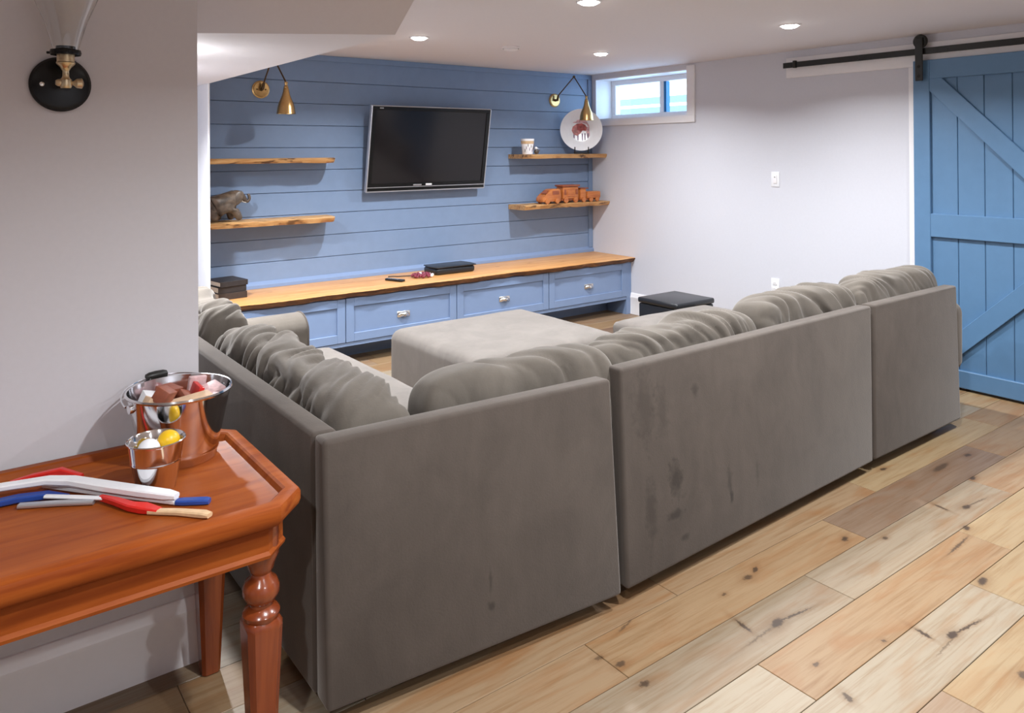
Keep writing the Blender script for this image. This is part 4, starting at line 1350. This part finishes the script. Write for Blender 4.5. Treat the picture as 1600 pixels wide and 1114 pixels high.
# ------------------------------------------------------------------ platter on stand, cup, small ornament
SZ = 1.525
pc_ = Vector((5.020, 5.575, 1.758))
PRAD = 0.205
face = Vector((-0.62, -0.78, 0.10)).normalized()
AX = face.to_track_quat('Z', 'Y').to_matrix().to_4x4()
pl = thing('platter', (5.085, 5.565, 1.56), 'large round white platter with a painted red animal on a black stand', 'platter')
bm = bmesh.new()
lathe(bm, [(0, -0.012), (0.10, -0.012), (0.125, -0.006), (0.197, 0.010), (0.205, 0.014), (0.204, 0.018), (0.196, 0.016), (0.150, 0.006), (0.128, 0.000), (0.105, -0.005), (0, -0.006)], pc_, 72, AX)
finish('dish', bm, M_ceramic, pl, 50)
r_ax = AX.to_3x3() @ Vector((1, 0, 0))
# in-plane axes: u to the viewer's right, v up
vup = (Vector((0, 0, 1)) - face * face.z).normalized()
uri = vup.cross(face)


def decal(name, pts, mat, lift):
    bm = bmesh.new()
    lo_ = [bm.verts.new(pc_ + uri * a * 1.35 + vup * (b * 1.1) + face * (-0.0058 + lift)) for a, b in pts]
    hi_ = [bm.verts.new(pc_ + uri * a * 1.35 + vup * (b * 1.1) + face * (-0.0050 + lift)) for a, b in pts]
    bm.faces.new(lo_[::-1])
    bm.faces.new(hi_)
    for i in range(len(pts)):
        j = (i + 1) % len(pts)
        bm.faces.new([lo_[i], lo_[j], hi_[j], hi_[i]])
    finish(name, bm, mat, pl, 0)


decal('painted_hat', [(-.075, .070), (-.035, .074), (-.030, .088), (.000, .096), (.030, .088), (.045, .066), (.058, .040), (.060, .010), (.040, .050), (.010, .062), (-.030, .062), (-.070, .062)], M_motif_pink, 0.0003)
decal('painted_body', [(-.060, .030), (-.030, .056), (.005, .060), (.030, .045), (.040, .020), (.035, -.010), (.010, -.005), (-.005, -.030), (-.030, -.052), (-.055, -.040), (-.068, -.005)], M_motif_red, 0.0006)
for a in (-.058, -.030, .002, .020, .042):
    decal('painted_leg', [(a, -.030), (a + .012, -.030), (a + .011, -.095), (a + .014, -.102), (a - .004, -.102), (a + .002, -.095)], M_motif_plum, 0.0002)
decal('painted_shoulder', [(.035, .030), (.058, .020), (.062, -.050), (.045, -.080), (.038, -.030)], M_motif_pink, 0.0001)
st = thing('plate_stand', (5.085, 5.55, SZ), 'small black wire stand under the white platter', 'plate stand')
base = pc_ - vup * PRAD
bm = bmesh.new()
for s in (-1, 1):
    p = pc_ + uri * s * 0.065
    f0 = p - vup * (math.sqrt(PRAD ** 2 - 0.065 ** 2) + 0.004)
    fr_ = f0 + face * 0.036
    tube(bm, [f0 + face * 0.034 + vup * 0.028, f0 + face * 0.034, f0 - face * 0.004, f0 - face * 0.02 + vup * 0.06], 0.0045, 8)
    bk_ = f0 + face * 0.01
    tube(bm, [Vector((fr_.x, fr_.y, fr_.z)), Vector((fr_.x, fr_.y, SZ + 0.004))], 0.0045, 8)
    tube(bm, [Vector((bk_.x, bk_.y, bk_.z)), Vector((bk_.x + 0.02, bk_.y + 0.03, SZ + 0.004))], 0.0045, 8)
f0 = pc_ - vup * (PRAD + 0.001) + face * 0.02
box(bm, -0.075, 0.075, -0.006, 0.006, SZ, SZ + 0.016, 0.002, 1, Matrix.Translation((f0.x, f0.y, 0)) @ Matrix.Rotation(math.atan2(uri.y, uri.x), 4, 'Z'))
finish('frame', bm, M_black, st)

cpu = thing('shot_cup', (4.345, 5.56, SZ), 'small white patterned cup at the end of the upper shelf', 'cup')
bm = bmesh.new()
lathe(bm, [(0, 0.0), (0.044, 0.0), (0.048, 0.006), (0.056, 0.08), (0.062, 0.138), (0.0625, 0.142), (0.059, 0.142), (0.052, 0.08), (0.044, 0.012), (0, 0.01)], (4.345, 5.56, SZ), 40)
body = finish('body', bm, M_ceramic, cpu, 40)
random.seed(3)
for i in range(9):
    a = -2.7 + i * 0.27
    zz = 0.035 + 0.06 * ((i * 7) % 5) / 5
    r = 0.0485 + 0.012 * zz / 0.14 + 0.0012
    d = Vector((math.cos(a), math.sin(a), 0))
    c0 = Vector((4.345, 5.56, SZ + zz)) + d * (r + 0.0005)
    bm = bmesh.new()
    tube(bm, [c0 - Vector((0, 0, 0.014)), c0 + Vector((0.003, 0, 0.0)), c0 + Vector((0, 0, 0.016)) + d * 0.0016], [0.002, 0.0035, 0.0015], 6)
    finish('painted_mark', bm, M_motif_plum if i % 2 else M_eleph, cpu)
bm = bmesh.new()
lathe(bm, [(0.0582, 0.095), (0.0592, 0.095), (0.0608, 0.122), (0.0598, 0.122)], (4.345, 5.56, SZ), 40, closed=True)
finish('painted_band', bm, M_stick_wood, cpu)
og = thing('bird_ornament', (4.432, 5.54, SZ), 'tiny dark and white bird ornament beside the small cup', 'ornament')
bm = bmesh.new()
bmesh.ops.create_uvsphere(bm, u_segments=16, v_segments=12, radius=1, matrix=Matrix.Translation((4.435, 5.54, SZ + 0.024)) @ Matrix.Diagonal((.026, .020, .024, 1)))
finish('body', bm, M_eleph, og, 180)
bm = bmesh.new()
bmesh.ops.create_uvsphere(bm, u_segments=14, v_segments=10, radius=0.014, matrix=Matrix.Translation((4.425, 5.535, SZ + 0.056)))
tube(bm, [(4.433, 5.53, SZ + 0.056), (4.452, 5.522, SZ + 0.052)], [.004, .001], 6)
finish('head', bm, M_ceramic, og, 180)
bm = bmesh.new()
tube(bm, [(4.452, 5.54, SZ + 0.030), (4.475, 5.54, SZ + 0.038)], [.010, .003], 8)
finish('tail', bm, M_eleph, og, 180)

# ------------------------------------------------------------------ wooden toy vehicles
GZ = 1.060
GT = 'wooden toy vehicles on the lower shelf'


def wheels(t, xs, y0, y1, r, mat):
    for x in xs:
        for y in (y0, y1):
            bm = bmesh.new()
            lathe(bm, [(0, -0.009), (r * 0.35, -0.011), (r * 0.45, -0.008), (r * 0.9, -0.008), (r, -0.004), (r, 0.004), (r * 0.9, 0.008), (0, 0.008)], (x, y, GZ + r), 24, Matrix.Rotation(PI / 2, 4, 'X'))
            finish('wheel', bm, mat, t)


t = thing('toy_car', (4.62, 5.57, GZ), 'rounded wooden toy car with a sloping hood, at the end of the row', 'toy car', GT)
bm = bmesh.new()
prism(bm, [(4.492, GZ + .020), (4.490, GZ + .050), (4.505, GZ + .072), (4.545, GZ + .088), (4.580, GZ + .125), (4.610, GZ + .138), (4.690, GZ + .140), (4.712, GZ + .128), (4.716, GZ + .085), (4.72, GZ + .020)], 'Y', 5.525, 5.625, 0.008, 2)
finish('body', bm, M_toy, t)
finish('window', B(4.612, 4.690, 5.521, 5.528, GZ + .085, GZ + .122, 0.002, 1), M_toy_d, t, 0)
bm = bmesh.new()
prism(bm, [(4.545, GZ + .092), (4.582, GZ + .121), (4.578, GZ + .125), (4.541, GZ + .096)], 'Y', 5.535, 5.615)
finish('windscreen', bm, M_toy_d, t, 0)
wheels(t, (4.545, 4.665), 5.520, 5.630, 0.026, M_toy)
t = thing('toy_wagon', (4.83, 5.57, GZ), 'tall boxy wooden toy wagon with round windows in the middle of the row', 'toy wagon', GT)
finish('body', B(4.738, 4.930, 5.520, 5.620, GZ + .040, GZ + .155, 0.005, 2), M_toy, t)
finish('roof', B(4.726, 4.944, 5.508, 5.632, GZ + .155, GZ + .172, 0.006, 2), M_toy_d, t)
finish('chassis', B(4.730, 4.940, 5.530, 5.610, GZ + .022, GZ + .040, 0.004, 1), M_toy_d, t)
finish('side_panel', B(4.790, 4.880, 5.513, 5.520, GZ + .060, GZ + .135, 0.003, 1), M_toy, t)
for x in (4.762, 4.906):
    finish('window', B(x - 0.014, x + 0.014, 5.515, 5.521, GZ + .080, GZ + .130, 0.003, 1), M_toy_d, t)
wheels(t, (4.775, 4.895), 5.522, 5.622, 0.027, M_toy)
t = thing('toy_truck', (5.09, 5.57, GZ), 'low wooden toy truck with a flat load beside the wall', 'toy truck', GT)
finish('cab', B(4.962, 5.035, 5.525, 5.620, GZ + .030, GZ + .128, 0.008, 2), M_toy, t)
finish('cab_roof', B(4.958, 5.065, 5.520, 5.625, GZ + .128, GZ + .138, 0.004, 2), M_toy_d, t)
finish('load', B(5.046, 5.215, 5.515, 5.625, GZ + .035, GZ + .100, 0.007, 2), M_toy, t)
finish('chassis', B(4.965, 5.218, 5.530, 5.612, GZ + .018, GZ + .034, 0.004, 1), M_toy_d, t)
wheels(t, (5.000, 5.095, 5.175), 5.522, 5.622, 0.024, M_toy)
